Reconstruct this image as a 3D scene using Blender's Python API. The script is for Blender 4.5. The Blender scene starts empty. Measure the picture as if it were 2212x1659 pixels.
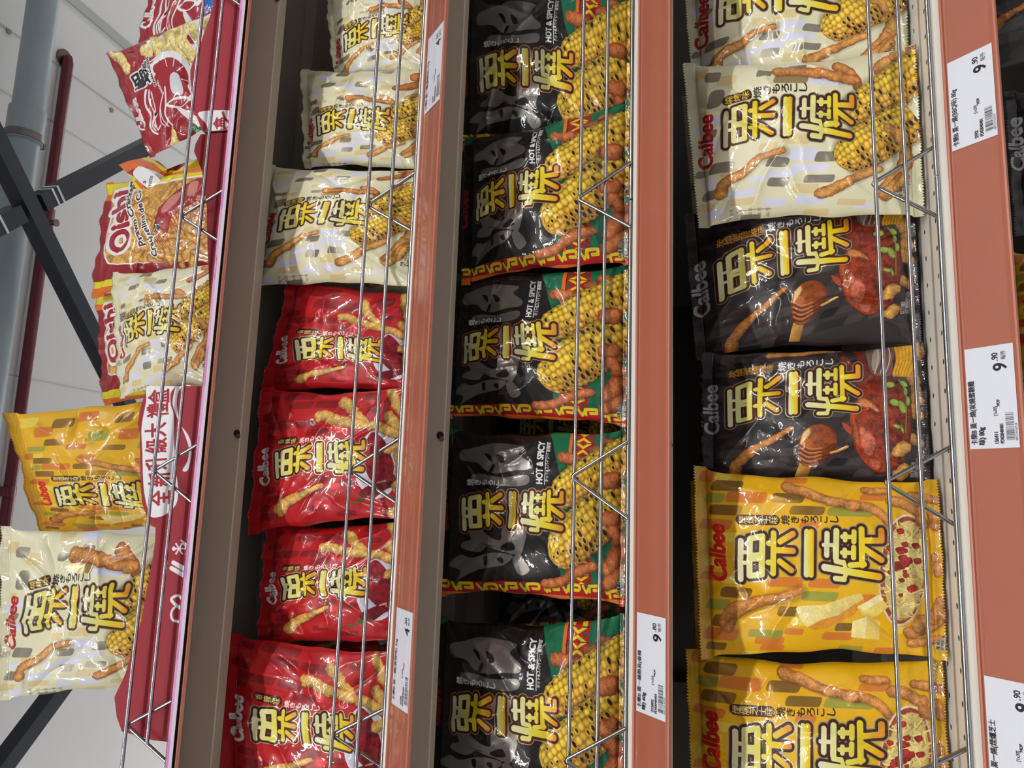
import bpy, bmesh, math, random
import numpy as np
from mathutils import Vector, Matrix
# ------------------------------------------------------------------ camera, world, lamps, exposure
SC = bpy.context.scene; COL = SC.collection
CAM_Z = 1.45
cd = bpy.data.cameras.new('camera'); cam = bpy.data.objects.new('camera', cd); COL.objects.link(cam)
cd.sensor_fit = 'HORIZONTAL'; cd.sensor_width = 36.0; cd.lens = 36.0*1600/2212; cd.clip_start = .02; cd.clip_end = 60
# the phone is held in portrait and the picture lies on its side: the picture's right is the room's down
pitch, yaw, roll = math.radians(11.979), math.radians(8.943), math.radians(.0747)
F = Vector((math.sin(yaw)*math.cos(pitch), math.cos(yaw)*math.cos(pitch), math.sin(pitch)))
R = Vector((math.cos(yaw), -math.sin(yaw), 0)); U = R.cross(F)
R2 = R*math.cos(roll)+U*math.sin(roll); U2 = R2.cross(F)
cam.matrix_world = Matrix(((-U2.x, R2.x, -F.x, 0), (-U2.y, R2.y, -F.y, 0), (-U2.z, R2.z, -F.z, CAM_Z), (0, 0, 0, 1)))
SC.camera = cam
wd = bpy.data.worlds.new('shop_air'); SC.world = wd; wd.use_nodes = True
wd.node_tree.nodes['Background'].inputs[0].default_value = (.93, .96, 1.0, 1); wd.node_tree.nodes['Background'].inputs[1].default_value = .30
def lamp(name, loc, size, power, rot=(0, 0, 0), col=(1, .985, .96)):
    l = bpy.data.lights.new(name, 'AREA'); l.shape = 'RECTANGLE'; l.size, l.size_y = size; l.energy = power; l.color = col
    o = bpy.data.objects.new(name, l); o.location = loc; o.rotation_euler = rot; COL.objects.link(o); return o
# tubes over the front aisle; back, side and upward lights are added ceiling fill
for k, (x, y, p) in enumerate(((-2.6, -1.7, 62), (-.9, -1.7, 62), (.8, -1.7, 62), (2.5, -1.7, 62), (-2.6, -3.8, 62), (-.2, -3.8, 62), (2.2, -3.8, 62), (-3, 5.6, 48), (0, 5.6, 48), (3, 5.6, 48), (-4.4, 3.4, 60), (5.0, 2.9, 60))):
    lamp('aisle_tube_and_fill', (x, y, 3.50 if y < 0 else 2.80), (1.25, .12), p)
    lamp('ceiling_fill_uplight', (x, y, 3.54 if y < 0 else 2.85), (1.25, .12), p*(.3 if y < 0 else 3.3), (math.pi, 0, 0))
SC.view_settings.view_transform = 'Standard'; SC.view_settings.look = 'None'; SC.view_settings.gamma = 1; SC.view_settings.use_curve_mapping = False
SC.view_settings.exposure = -0.84
# ------------------------------------------------------------------ helpers
def lin(c): return tuple((v/12.92 if v <= .04045 else ((v+.055)/1.055)**2.4) for v in [x/255. for x in c])+(1,)
def mat(name, col, rough=.5, metal=0, noise=0, scale=20, bump=0, coat=0, spec=.5):
    m = bpy.data.materials.new(name); m.use_nodes = True; nt = m.node_tree; b = nt.nodes['Principled BSDF']
    b.inputs['Roughness'].default_value = rough; b.inputs['Metallic'].default_value = metal; b.inputs['Coat Weight'].default_value = coat; b.inputs['Coat Roughness'].default_value = .08; b.inputs['Specular IOR Level'].default_value = spec
    tc = nt.nodes.new('ShaderNodeTexCoord'); nz = nt.nodes.new('ShaderNodeTexNoise'); nz.inputs['Scale'].default_value = scale; nz.inputs['Detail'].default_value = 4; nt.links.new(tc.outputs['Object'], nz.inputs['Vector'])
    mx = nt.nodes.new('ShaderNodeMix'); mx.data_type = 'RGBA'; c = lin(col); d = tuple(v*(1-noise) for v in c[:3])+(1,); mx.inputs['A'].default_value = d; mx.inputs['B'].default_value = tuple(min(1, v*(1+noise*.5)) for v in c[:3])+(1,)
    nt.links.new(nz.outputs['Fac'], mx.inputs['Factor']); nt.links.new(mx.outputs['Result'], b.inputs['Base Color'])
    if bump:
        bp = nt.nodes.new('ShaderNodeBump'); bp.inputs['Strength'].default_value = bump; bp.inputs['Distance'].default_value = .002; nt.links.new(nz.outputs['Fac'], bp.inputs['Height']); nt.links.new(bp.outputs['Normal'], b.inputs['Normal'])
    return m
def print_mat(name, art, rough=.42, coat=.7, crinkle=.12, scale=34, foil=True, spec=.3):
    m = bpy.data.materials.new(name); m.use_nodes = True; nt = m.node_tree; b = nt.nodes['Principled BSDF']; L = nt.links.new
    ti = nt.nodes.new('ShaderNodeTexImage'); ti.image = art.image(name+'_print'); ti.extension = 'EXTEND'; L(ti.outputs['Color'], b.inputs['Base Color'])
    b.inputs['Roughness'].default_value = rough; b.inputs['Specular IOR Level'].default_value = spec; b.inputs['Coat Weight'].default_value = coat; b.inputs['Coat Roughness'].default_value = .035
    tc = nt.nodes.new('ShaderNodeTexCoord')
    if foil:
        L(ti.outputs['Alpha'], b.inputs['Metallic']); mr = nt.nodes.new('ShaderNodeMapRange'); mr.inputs['To Min'].default_value = rough; mr.inputs['To Max'].default_value = .16; L(ti.outputs['Alpha'], mr.inputs['Value']); L(mr.outputs['Result'], b.inputs['Roughness'])
    if crinkle:
        nz = nt.nodes.new('ShaderNodeTexNoise'); nz.inputs['Scale'].default_value = scale; nz.inputs['Detail'].default_value = 3; nz.inputs['Distortion'].default_value = 1.2; L(tc.outputs['Object'], nz.inputs['Vector'])
        vo = nt.nodes.new('ShaderNodeTexVoronoi'); vo.feature = 'F1'; vo.inputs['Scale'].default_value = scale*.55; L(tc.outputs['Object'], vo.inputs['Vector'])
        ad = nt.nodes.new('ShaderNodeMath'); ad.operation = 'MULTIPLY_ADD'; ad.inputs[1].default_value = .6; L(vo.outputs['Distance'], ad.inputs[0]); L(nz.outputs['Fac'], ad.inputs[2])
        bp = nt.nodes.new('ShaderNodeBump'); bp.inputs['Strength'].default_value = crinkle; bp.inputs['Distance'].default_value = .004; L(ad.outputs[0], bp.inputs['Height']); L(bp.outputs['Normal'], b.inputs['Normal']); L(bp.outputs['Normal'], b.inputs['Coat Normal'])
    return m
def clear_mat(name, tint=(1, 1, 1), amount=.16, rough=.06):
    m = bpy.data.materials.new(name); m.use_nodes = True; nt = m.node_tree; nt.nodes.remove(nt.nodes['Principled BSDF']); out = nt.nodes['Material Output']
    tr = nt.nodes.new('ShaderNodeBsdfTransparent'); tr.inputs[0].default_value = tint+(1,); gl = nt.nodes.new('ShaderNodeBsdfGlossy'); gl.inputs['Roughness'].default_value = rough
    lw = nt.nodes.new('ShaderNodeLayerWeight'); lw.inputs['Blend'].default_value = .5; pw = nt.nodes.new('ShaderNodeMath'); pw.operation = 'POWER'; pw.inputs[1].default_value = 4
    ma = nt.nodes.new('ShaderNodeMath'); ma.operation = 'MULTIPLY_ADD'; ma.inputs[1].default_value = .6; ma.inputs[2].default_value = .035; mx = nt.nodes.new('ShaderNodeMixShader')
    nt.links.new(lw.outputs['Facing'], pw.inputs[0]); nt.links.new(pw.outputs[0], ma.inputs[0]); nt.links.new(ma.outputs[0], mx.inputs[0])
    nt.links.new(tr.outputs[0], mx.inputs[1]); nt.links.new(gl.outputs[0], mx.inputs[2]); nt.links.new(mx.outputs[0], out.inputs['Surface']); return m
def mesh_obj(name, verts, faces, m, parent=None, loc=(0, 0, 0), smooth=False, uvs=None, mats=None, fmat=None):
    me = bpy.data.meshes.new(name); me.from_pydata([tuple(v) for v in verts], [], faces)
    for q in (mats or [m]): me.materials.append(q)
    if fmat is not None: me.polygons.foreach_set('material_index', fmat)
    if smooth: me.polygons.foreach_set('use_smooth', [True]*len(me.polygons))
    if uvs is not None:
        ul = me.uv_layers.new(name='print'); li = np.empty(len(me.loops), np.int32); me.loops.foreach_get('vertex_index', li)
        ul.data.foreach_set('uv', np.asarray(uvs, np.float32)[li].ravel())
    me.update(); o = bpy.data.objects.new(name, me); o.location = loc; COL.objects.link(o)
    if parent is not None: o.parent = parent
    return o
class MB:
    def __init__(s): s.v = []; s.f = []
    def add(s, v, f):
        n = len(s.v); s.v += [tuple(p) for p in v]; s.f += [tuple(i+n for i in q) for q in f]; return s
    def box(s, lo, hi):
        (a, b, c), (d, e, f) = lo, hi
        return s.add([(a, b, c), (d, b, c), (d, e, c), (a, e, c), (a, b, f), (d, b, f), (d, e, f), (a, e, f)], [(3, 2, 1, 0), (4, 5, 6, 7), (0, 1, 5, 4), (1, 2, 6, 5), (2, 3, 7, 6), (3, 0, 4, 7)])
    def tube(s, P, r, n=10):
        P = [Vector(p) for p in P]; rings = []; base = len(s.v)
        for i, p in enumerate(P):
            t = ((P[i+1]-p).normalized() if i < len(P)-1 else Vector()) + ((p-P[i-1]).normalized() if i else Vector()); t.normalize()
            up = Vector((0, 0, 1)) if abs(t.z) < .9 else Vector((0, 1, 0)); a = t.cross(up).normalized(); b = t.cross(a)
            k = 1
            if 0 < i < len(P)-1: k = 1/max(.5, (P[i+1]-p).normalized().dot(t))
            s.v += [tuple(p+(a*math.cos(q)+b*math.sin(q))*r) for q in [j/n*2*math.pi for j in range(n)]]
        for i in range(len(P)-1):
            for j in range(n): s.f.append((base+i*n+j, base+i*n+(j+1) % n, base+(i+1)*n+(j+1) % n, base+(i+1)*n+j))
        s.f.append(tuple(base+j for j in range(n))[::-1]); m = base+(len(P)-1)*n; s.f.append(tuple(m+j for j in range(n))); return s
    def prism_x(s, prof, x0, x1):            # closed (y, z) outline swept along x
        n = len(prof); return s.add([(x0, y, z) for y, z in prof]+[(x1, y, z) for y, z in prof], [(i, (i+1) % n, n+(i+1) % n, n+i) for i in range(n)]+[tuple(range(n))[::-1], tuple(range(n, 2*n))])
    def slab_xz(s, pts, y0, y1):             # closed (x, z) outline with thickness along y
        n = len(pts); return s.add([(x, y0, z) for x, z in pts]+[(x, y1, z) for x, z in pts], [(i, (i+1) % n, n+(i+1) % n, n+i) for i in range(n)]+[tuple(range(n))[::-1], tuple(range(n, 2*n))])
    def build(s, name, m, parent=None, smooth=False):
        o = mesh_obj(name, s.v, s.f, m, parent, smooth=False)
        bm = bmesh.new(); bm.from_mesh(o.data); bmesh.ops.recalc_face_normals(bm, faces=bm.faces[:]); bm.to_mesh(o.data); bm.free()
        if smooth:
            o.data.polygons.foreach_set('use_smooth', [True]*len(o.data.polygons)); o.data.set_sharp_from_angle(angle=math.radians(40))
        return o
def tag(o, label, cat, group=None):
    o['label'] = label; o['category'] = cat
    if group: o['group'] = group
    return o
def thing(name, loc, label, cat, group=None):
    o = bpy.data.objects.new(name, None); o.empty_display_size = .05; COL.objects.link(o); o.location = loc; return tag(o, label, cat, group)
def rel(parent, o):                          # child meshes are written in room coordinates; move them under their thing
    o.parent = parent; L = Vector(parent.location)
    o.data.transform(Matrix.Translation(-L)); o.location = (0, 0, 0); return o
def struct(o): o['kind'] = 'structure'; return o

# ---------------------------------------------------------------- printed artwork
# Every print (pouches, price cards, box banner) is painted here with numpy into a picture that
# lives only in memory; shapes are polygons, rounded strokes and letters of the built-in font.
RNG = np.random.default_rng
_text_cache = {}
def text_tris(s):
    if s in _text_cache: return _text_cache[s]
    c = bpy.data.curves.new('lettering', 'FONT'); c.body = s; c.resolution_u = 10 if len(s) < 8 and s.isascii() else 3
    o = bpy.data.objects.new('lettering', c); bpy.context.scene.collection.objects.link(o)
    me = bpy.data.meshes.new_from_object(o.evaluated_get(bpy.context.evaluated_depsgraph_get()))
    me.calc_loop_triangles()
    co = np.empty(len(me.vertices)*3, np.float32); me.vertices.foreach_get('co', co); co = co.reshape(-1, 3)[:, :2]
    t = np.empty(len(me.loop_triangles)*3, np.int32); me.loop_triangles.foreach_get('vertices', t)
    r = co[t.reshape(-1, 3)].astype(float) if len(co) else np.zeros((0, 3, 2))
    bpy.data.objects.remove(o); bpy.data.curves.remove(c); bpy.data.meshes.remove(me)
    _text_cache[s] = r
    return r
def grid_noise(H, W, cell, seed, oct=3):
    r = RNG(seed); out = np.zeros((H, W)); amp = 1; tot = 0
    for k in range(oct):
        c = max(cell/2**k, 1.5); gh, gw = int(H/c)+3, int(W/c)+3; g = r.random((gh, gw))
        y = np.arange(H)/c; x = np.arange(W)/c; y0 = y.astype(int); x0 = x.astype(int)
        fy = (y-y0)[:, None]; fx = (x-x0)[None]; fy = fy*fy*(3-2*fy); fx = fx*fx*(3-2*fx)
        a = g[np.ix_(y0, x0)]; b = g[np.ix_(y0, x0+1)]; c2 = g[np.ix_(y0+1, x0)]; d = g[np.ix_(y0+1, x0+1)]
        out += amp*((a*(1-fx)+b*fx)*(1-fy)+(c2*(1-fx)+d*fx)*fy); tot += amp; amp *= .55
    return out/tot
def smooth_closed(P, n=6):
    P = np.asarray(P, float); m = len(P); out = []
    for i in range(m):
        p0, p1, p2, p3 = P[i-1], P[i], P[(i+1) % m], P[(i+2) % m]
        for t in np.arange(n)/n:
            out.append(.5*((2*p1)+(p2-p0)*t+(2*p0-5*p1+4*p2-p3)*t*t+(3*p1-p0-3*p2+p3)*t**3))
    return np.array(out)
def smooth_open(P, n=6):
    P = np.asarray(P, float)
    if len(P) < 3: return P
    Q = np.vstack([2*P[0]-P[1], P, 2*P[-1]-P[-2]]); out = []
    for i in range(1, len(Q)-2):
        p0, p1, p2, p3 = Q[i-1:i+3]
        for t in np.arange(n)/n:
            out.append(.5*((2*p1)+(p2-p0)*t+(2*p0-5*p1+4*p2-p3)*t*t+(3*p1-p0-3*p2+p3)*t**3))
    out.append(P[-1]); return np.array(out)
class Art:
    def __init__(s, W, H, bg, quad=None, seed=1):
        s.W, s.H = W, H; s.im = np.empty((H, W, 3), np.float32); s.im[:] = np.array(bg)/255.; s.me = np.zeros((H, W), np.float32)
        s.q = np.array(quad, float) if quad else None   # TR TL BL BR of the flat pouch in the tracing frame
        q = np.array(quad if quad else [(0, 0), (0, H), (W, H), (W, 0)], float)
        s.k = W/(.5*np.linalg.norm(q[2]-q[1])+.5*np.linalg.norm(q[3]-q[0])); s.seed = seed; s.nz = grid_noise(H, W, 26, seed, 4); s.nf = grid_noise(H, W, 5, seed+9, 2)
    def T(s, P):                                 # tracing frame -> flat film (inverse of a bilinear patch)
        P = np.atleast_2d(np.asarray(P, float))
        if s.q is None: return P.copy()
        A_, B_, C_, D_ = s.q; uv = np.full((len(P), 2), .5)          # A=(0,0) B=(0,1) C=(1,1) D=(1,0) in (b, 1-a)
        for _ in range(12):
            u, v = uv[:, :1], uv[:, 1:]; e = A_*(1-u)*(1-v)+B_*(1-u)*v+C_*u*v+D_*u*(1-v)-P
            du = (D_-A_)*(1-v)+(C_-B_)*v; dv = (B_-A_)*(1-u)+(C_-D_)*u; det = du[:, 0]*dv[:, 1]-du[:, 1]*dv[:, 0]
            uv = uv-np.stack([(e[:, 0]*dv[:, 1]-e[:, 1]*dv[:, 0])/det, (du[:, 0]*e[:, 1]-du[:, 1]*e[:, 0])/det], 1)
        return uv*np.array([s.W, s.H])
    def box(s, P, pad):
        x0, y0 = np.floor(P.min(0)-pad).astype(int); x1, y1 = np.ceil(P.max(0)+pad).astype(int)+1
        x0, y0 = max(x0, 0), max(y0, 0); x1, y1 = min(x1, s.W), min(y1, s.H)
        if x1 <= x0 or y1 <= y0: return None
        X, Y = np.meshgrid(np.arange(x0, x1)+.5, np.arange(y0, y1)+.5)
        return (slice(y0, y1), slice(x0, x1)), X, Y
    def put(s, sl, al, col, metal=None):
        col = np.asarray(col, np.float32)/255.
        a = al[..., None]; s.im[sl] = s.im[sl]*(1-a)+col*a
        s.me[sl] = s.me[sl]*(1-al)+(metal or 0)*al
    def seg_dist(s, P, X, Y, rr=None):
        best = np.full(X.shape, 1e9); tt = np.zeros(X.shape); L = 0; tot = max(np.sum(np.linalg.norm(np.diff(P, axis=0), axis=1)), 1e-6); side = np.zeros(X.shape)
        for i in range(len(P)-1):
            a, b = P[i], P[i+1]; d = b-a; l2 = d @ d+1e-9; l = l2**.5
            t = np.clip(((X-a[0])*d[0]+(Y-a[1])*d[1])/l2, 0, 1); D = np.hypot(X-a[0]-t*d[0], Y-a[1]-t*d[1])
            m = D < best; best = np.where(m, D, best); tt = np.where(m, (L+t*l)/tot, tt)
            side = np.where(m, ((X-a[0])*d[1]-(Y-a[1])*d[0])/l, side); L += l
        return best, tt, side
    def poly_sd(s, P, X, Y):
        ins = np.zeros(X.shape, bool); D = np.full(X.shape, 1e9)
        for i in range(len(P)):
            a, b = P[i-1], P[i]; d = b-a
            t = np.clip(((X-a[0])*d[0]+(Y-a[1])*d[1])/(d @ d+1e-9), 0, 1); D = np.minimum(D, np.hypot(X-a[0]-t*d[0], Y-a[1]-t*d[1]))
            if a[1] != b[1]:
                c = ((a[1] > Y) != (b[1] > Y)) & (X < (b[0]-a[0])*(Y-a[1])/(b[1]-a[1])+a[0]); ins ^= c
        return np.where(ins, -D, D)
    def poly(s, P, col, al=1, smooth=True, metal=None, soft=.7, noise=0, col2=None, gdir=None, edge=None):
        Q = s.T(P); Q = smooth_closed(Q, 5) if smooth else Q
        b = s.box(Q, 2)
        if b is None: return
        sl, X, Y = b; sd = s.poly_sd(Q, X, Y); a = np.clip(.5-sd/(2*soft), 0, 1)*al
        c = np.broadcast_to(np.array(col, float), X.shape+(3,)).copy()
        if col2 is not None:
            if gdir is None: t = np.clip(-sd/max(1e-3, .5*min(np.ptp(Q[:, 0]), np.ptp(Q[:, 1]))), 0, 1)
            else:
                g = np.array(gdir, float); pr = Q @ g; t = np.clip((X*g[0]+Y*g[1]-pr.min())/(np.ptp(pr)+1e-6), 0, 1)
            c = c*(1-t[..., None])+np.array(col2, float)*t[..., None]
        if noise: c = c*(1+noise*(2*s.nz[sl]-1+.6*(2*s.nf[sl]-1)))[..., None]
        if edge is not None:
            e = np.clip(1+sd/edge[1], 0, 1)[..., None]; c = c*(1-e)+np.array(edge[0], float)*e
        s.put(sl, a, np.clip(c, 0, 255), metal)
    def par(s, cx, cy, w, h, col, skew=.35, rot=0, al=1, metal=None, r=.3):
        k = skew*h; w2, h2 = w/2, h/2; q = []
        for sx, sy in ((-1, -1), (1, -1), (1, 1), (-1, 1)):
            q.append((sx*w2-sy*k/2, sy*h2))
        pts = []
        for i in range(4):
            a, b2, c = np.array(q[i-1]), np.array(q[i]), np.array(q[(i+1) % 4]); rr = r*h
            da = (a-b2)/np.linalg.norm(a-b2); dc = (c-b2)/np.linalg.norm(c-b2)
            pts += [b2+da*rr, b2+da*rr*.3+dc*rr*.3, b2+dc*rr]
        c_, s_ = math.cos(math.radians(rot)), math.sin(math.radians(rot))
        s.poly([(cx+x*c_-y*s_, cy+x*s_+y*c_) for x, y in pts], col, al, False, metal)
    def ell(s, cx, cy, rx, ry, col, rot=0, **k):
        t = np.arange(28)/28*2*math.pi; c_, s_ = math.cos(math.radians(rot)), math.sin(math.radians(rot))
        s.poly([(cx+rx*math.cos(a)*c_-ry*math.sin(a)*s_, cy+rx*math.cos(a)*s_+ry*math.sin(a)*c_) for a in t], col, smooth=False, **k)
    def line(s, P, r, col, al=1, r1=None, smooth=True, metal=None):
        Q = s.T(P); Q = smooth_open(Q, 5) if smooth else Q; r = r*s.k; r1 = r if r1 is None else r1*s.k
        b = s.box(Q, max(r, r1)+2)
        if b is None: return
        sl, X, Y = b; D, t, _ = s.seg_dist(Q, X, Y); s.put(sl, np.clip(r+(r1-r)*t-D+.5, 0, 1)*al, col, metal)
    def stick(s, P, r, mid=(212, 150, 75), rim=(150, 78, 30), r1=None, shade=.35):
        Q = smooth_open(s.T(P), 5); r = r*s.k; r1 = r if r1 is None else r1*s.k; b = s.box(Q, max(r, r1)*1.3+4)
        if b is None: return
        sl, X, Y = b; D, t, sd = s.seg_dist(Q, X, Y); R = (r+(r1-r)*t)*(1+.3*(2*s.nz[sl]-1))
        # printed soft shadow
        if shade:
            D2, t2, _ = s.seg_dist(Q+np.array([2.5, 5.]), X, Y); a = np.clip((r*1.15-D2)/(r*.5), 0, 1)*shade; s.im[sl] *= (1-.55*a[..., None])
        q = np.clip(D/np.maximum(R, 1e-3), 0, 1); w = np.clip(1-q**2.2, 0, 1)[..., None]
        c = np.array(rim, float)*(1-w)+np.array(mid, float)*w
        c = c*(1+.26*(2*s.nz[sl]-1)+.20*(2*s.nf[sl]-1)+.10*(sd/np.maximum(R, 1e-3)))[..., None]
        s.put(sl, np.clip(R-D+.5, 0, 1), np.clip(c, 0, 255))
    def corn(s, p0, p1, hw, seed=3, rows=13, char=.5, taper=.35):
        a, b2 = s.T([p0, p1]); d = b2-a; L = np.linalg.norm(d); d /= L; n = np.array([-d[1], d[0]]); hw = hw*s.k
        b = s.box(np.array([a-n*hw-d*hw, a+n*hw-d*hw, b2+n*hw+d*hw, b2-n*hw+d*hw]), 3)
        if b is None: return
        sl, X, Y = b; u = ((X-a[0])*d[0]+(Y-a[1])*d[1]); v = (X-a[0])*n[0]+(Y-a[1])*n[1]
        t = u/L; half = hw*(1-taper*np.clip((.35-t)/.5, 0, 1)**2-.12*np.clip(t-.5, 0, 1))
        half = half*np.sqrt(np.clip(1-np.clip(-t/.14, 0, 1)**2, 0, 1))*np.where(t > 1.12, 0, 1)
        ph = np.arcsin(np.clip(v/np.maximum(half, 1e-3), -1, 1)); f = ph/math.pi*rows+rows*.5+40; row = np.floor(f)
        kw = math.pi*hw/rows*.74; g = u/kw+.5*(row % 2)+.25*np.sin(row*1.7); col = np.floor(g)+400
        lf, lg = f-row-.5, g-np.floor(g)-.5
        h = (np.sin(row*127.1+col*311.7+seed*74.7)*43758.5453) % 1; h2 = (np.sin(row*269.5+col*183.3+seed*17.1)*24634.63) % 1
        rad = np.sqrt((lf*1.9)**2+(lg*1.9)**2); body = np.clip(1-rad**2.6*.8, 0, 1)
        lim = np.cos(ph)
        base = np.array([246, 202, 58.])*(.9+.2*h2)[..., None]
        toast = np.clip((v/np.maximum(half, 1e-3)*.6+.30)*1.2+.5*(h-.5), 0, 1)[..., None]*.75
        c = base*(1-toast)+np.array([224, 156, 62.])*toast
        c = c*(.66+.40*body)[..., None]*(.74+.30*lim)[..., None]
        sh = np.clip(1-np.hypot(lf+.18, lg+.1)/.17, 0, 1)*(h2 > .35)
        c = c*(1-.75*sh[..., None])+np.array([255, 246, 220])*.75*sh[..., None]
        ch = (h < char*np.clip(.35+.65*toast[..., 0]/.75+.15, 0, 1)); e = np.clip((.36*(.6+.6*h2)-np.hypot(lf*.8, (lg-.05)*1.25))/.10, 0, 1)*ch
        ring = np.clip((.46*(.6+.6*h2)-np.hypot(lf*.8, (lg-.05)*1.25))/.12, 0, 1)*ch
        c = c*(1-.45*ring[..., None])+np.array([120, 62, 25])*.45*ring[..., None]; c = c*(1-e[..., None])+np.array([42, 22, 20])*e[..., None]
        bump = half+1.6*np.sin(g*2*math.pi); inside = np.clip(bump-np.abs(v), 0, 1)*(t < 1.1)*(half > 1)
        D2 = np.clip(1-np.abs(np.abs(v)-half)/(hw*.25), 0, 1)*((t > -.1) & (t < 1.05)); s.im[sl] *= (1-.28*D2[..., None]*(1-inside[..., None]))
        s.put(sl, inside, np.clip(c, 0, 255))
    def mask_text(s, st, O, ex, ey, pad=6):
        tr = text_tris(st)
        if not len(tr): return None
        P = O+tr[..., :1]*ex+tr[..., 1:]*ey; fl = P.reshape(-1, 2)
        x0, y0 = np.floor(fl.min(0)-pad).astype(int); x1, y1 = np.ceil(fl.max(0)+pad).astype(int)
        x0, y0, x1, y1 = max(x0, 0), max(y0, 0), min(x1, s.W), min(y1, s.H)
        if x1-x0 < 2 or y1-y0 < 2: return None
        ss = 3; h, w = (y1-y0)*ss, (x1-x0)*ss; m = np.zeros((h, w), np.float32); Q = (P-np.array([x0, y0]))*ss
        for a, b, c in Q:
            i0, j0 = max(int(min(a[0], b[0], c[0])), 0), max(int(min(a[1], b[1], c[1])), 0)
            i1, j1 = min(int(max(a[0], b[0], c[0]))+2, w), min(int(max(a[1], b[1], c[1]))+2, h)
            if i1 <= i0 or j1 <= j0: continue
            X = np.arange(i0, i1)[None]+.5; Y = np.arange(j0, j1)[:, None]+.5
            e1 = (b[0]-a[0])*(Y-a[1])-(b[1]-a[1])*(X-a[0]); e2 = (c[0]-b[0])*(Y-b[1])-(c[1]-b[1])*(X-b[0]); e3 = (a[0]-c[0])*(Y-c[1])-(a[1]-c[1])*(X-c[0])
            m[j0:j1, i0:i1] = np.maximum(m[j0:j1, i0:i1], ((e1 >= 0) & (e2 >= 0) & (e3 >= 0)) | ((e1 <= 0) & (e2 <= 0) & (e3 <= 0)))
        return (slice(y0, y1), slice(x0, x1)), m, ss
    def grow(s, m, r):
        while r > 5.5: m = s.grow(m, 4.2); r -= 4.2
        out = m.copy(); R = int(math.ceil(r))
        for dy in range(-R, R+1):
            for dx in range(-R, R+1):
                if (dx or dy) and dx*dx+dy*dy <= r*r+.3:
                    sh = np.zeros_like(m); sh[max(dy, 0):m.shape[0]+min(dy, 0), max(dx, 0):m.shape[1]+min(dx, 0)] = m[max(-dy, 0):m.shape[0]+min(-dy, 0), max(-dx, 0):m.shape[1]+min(-dx, 0)]
                    out = np.maximum(out, sh)
        return out
    def text(s, st, p0, p1, hgt, col, bold=0, out=None, outw=2, metal=None, slant=0):
        """letters run from p0 to p1 (baseline); hgt is the em height; all in the same frame as the other shapes"""
        a, b = s.T([p0, p1]); tr = text_tris(st)
        if not len(tr): return
        x0, x1 = tr[..., 0].min(), tr[..., 0].max(); d = b-a; ex = d/(x1-x0); u = d/np.linalg.norm(d); ey = np.array([u[1], -u[0]])*hgt*s.k
        O = a-ex*x0; r = s.mask_text(st, O, ex, ey+ex*slant, int(4+(bold+outw)*s.k))
        if r is None: return
        sl, m, ss = r
        if bold: m = s.grow(m, bold*s.k*ss)
        h, w = m.shape; red = lambda q: q.reshape(h//ss, ss, w//ss, ss).mean((1, 3))
        if out is not None: s.put(sl, red(s.grow(m, outw*s.k*ss)), out)
        s.put(sl, red(m), col, metal)
    def chars(s, st, pts, size, col, bold=0, out=None, outw=2, turn=0):
        """one letter at a time, each centred on its point and set for a reader looking along the long side"""
        for c, p in zip(st, pts):
            t = math.radians(turn); bx = (math.sin(t), -math.cos(t)); up = (-math.cos(t), -math.sin(t)); h = size*.46
            tr = text_tris(c)
            if not len(tr): continue
            wd = tr[..., 0].max()-tr[..., 0].min(); cy = .5*(tr[..., 1].max()+tr[..., 1].min())
            w2 = size*wd*.5; base = (p[0]-up[0]*size*cy, p[1]-up[1]*size*cy)
            s.text(c, (base[0]-bx[0]*w2, base[1]-bx[1]*w2), (base[0]+bx[0]*w2, base[1]+bx[1]*w2), size, col, bold, out, outw)
    def logo(s, box, rot=0, border=(150, 140, 105)):
        """the three big characters; strokes drawn in a 1078 x 390 frame laid into box = x0 y0 x1 y1"""
        x0, y0, x1, y1 = box; sx, sy = (x1-x0)/1078., (y1-y0)/390.; cx, cy = (x0+x1)/2, (y0+y1)/2; c_, s_ = math.cos(math.radians(rot)), math.sin(math.radians(rot))
        def m(p):
            x, y = x0+(p[0]-402)*sx, y0+(p[1]-430)*sy; x -= cx; y -= cy
            return (cx+x*c_-y*s_, cy+x*s_+y*c_)
        k = s.k*(abs(sx)*abs(sy))**.5; gl = LOGO
        lay = []
        for g in gl:
            allp = np.vstack([s.T([m(p) for p in st[0]]) for st in g]); b = s.box(allp, 70*k)
            if b is None: continue
            sl, X, Y = b; D = np.full(X.shape, 1e9)
            for P, r in g:
                d, _, _ = s.seg_dist(s.T([m(p) for p in P]), X, Y); D = np.minimum(D, d-r*1.08*k)
            gx = allp[:, 0]; lay.append((sl, X, D, gx.min()-20*k, gx.max()+20*k))
        for sl, X, D, _, _ in lay: s.put(sl, np.clip(26.5*k-D+.5, 0, 1), border, .55)
        for sl, X, D, _, _ in lay: s.put(sl, np.clip(19.5*k-D+.5, 0, 1), (62, 26, 20))
        for sl, X, D, a, b in lay:
            t = np.clip((X-a)/(b-a), 0, 1)[..., None]; st = [(0, (228, 226, 190)), (.33, (228, 222, 130)), (.6, (232, 208, 40)), (.78, (236, 196, 30)), (1, (228, 140, 30))]
            c = np.zeros(X.shape+(3,))
            for (t0, c0), (t1, c1) in zip(st[:-1], st[1:]):
                w = np.clip((t-t0)/(t1-t0), 0, 1); c = np.where(t >= t0, np.array(c0)*(1-w)+np.array(c1)*w, c)
            s.put(sl, np.clip(.5-D, 0, 1), c)
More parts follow.
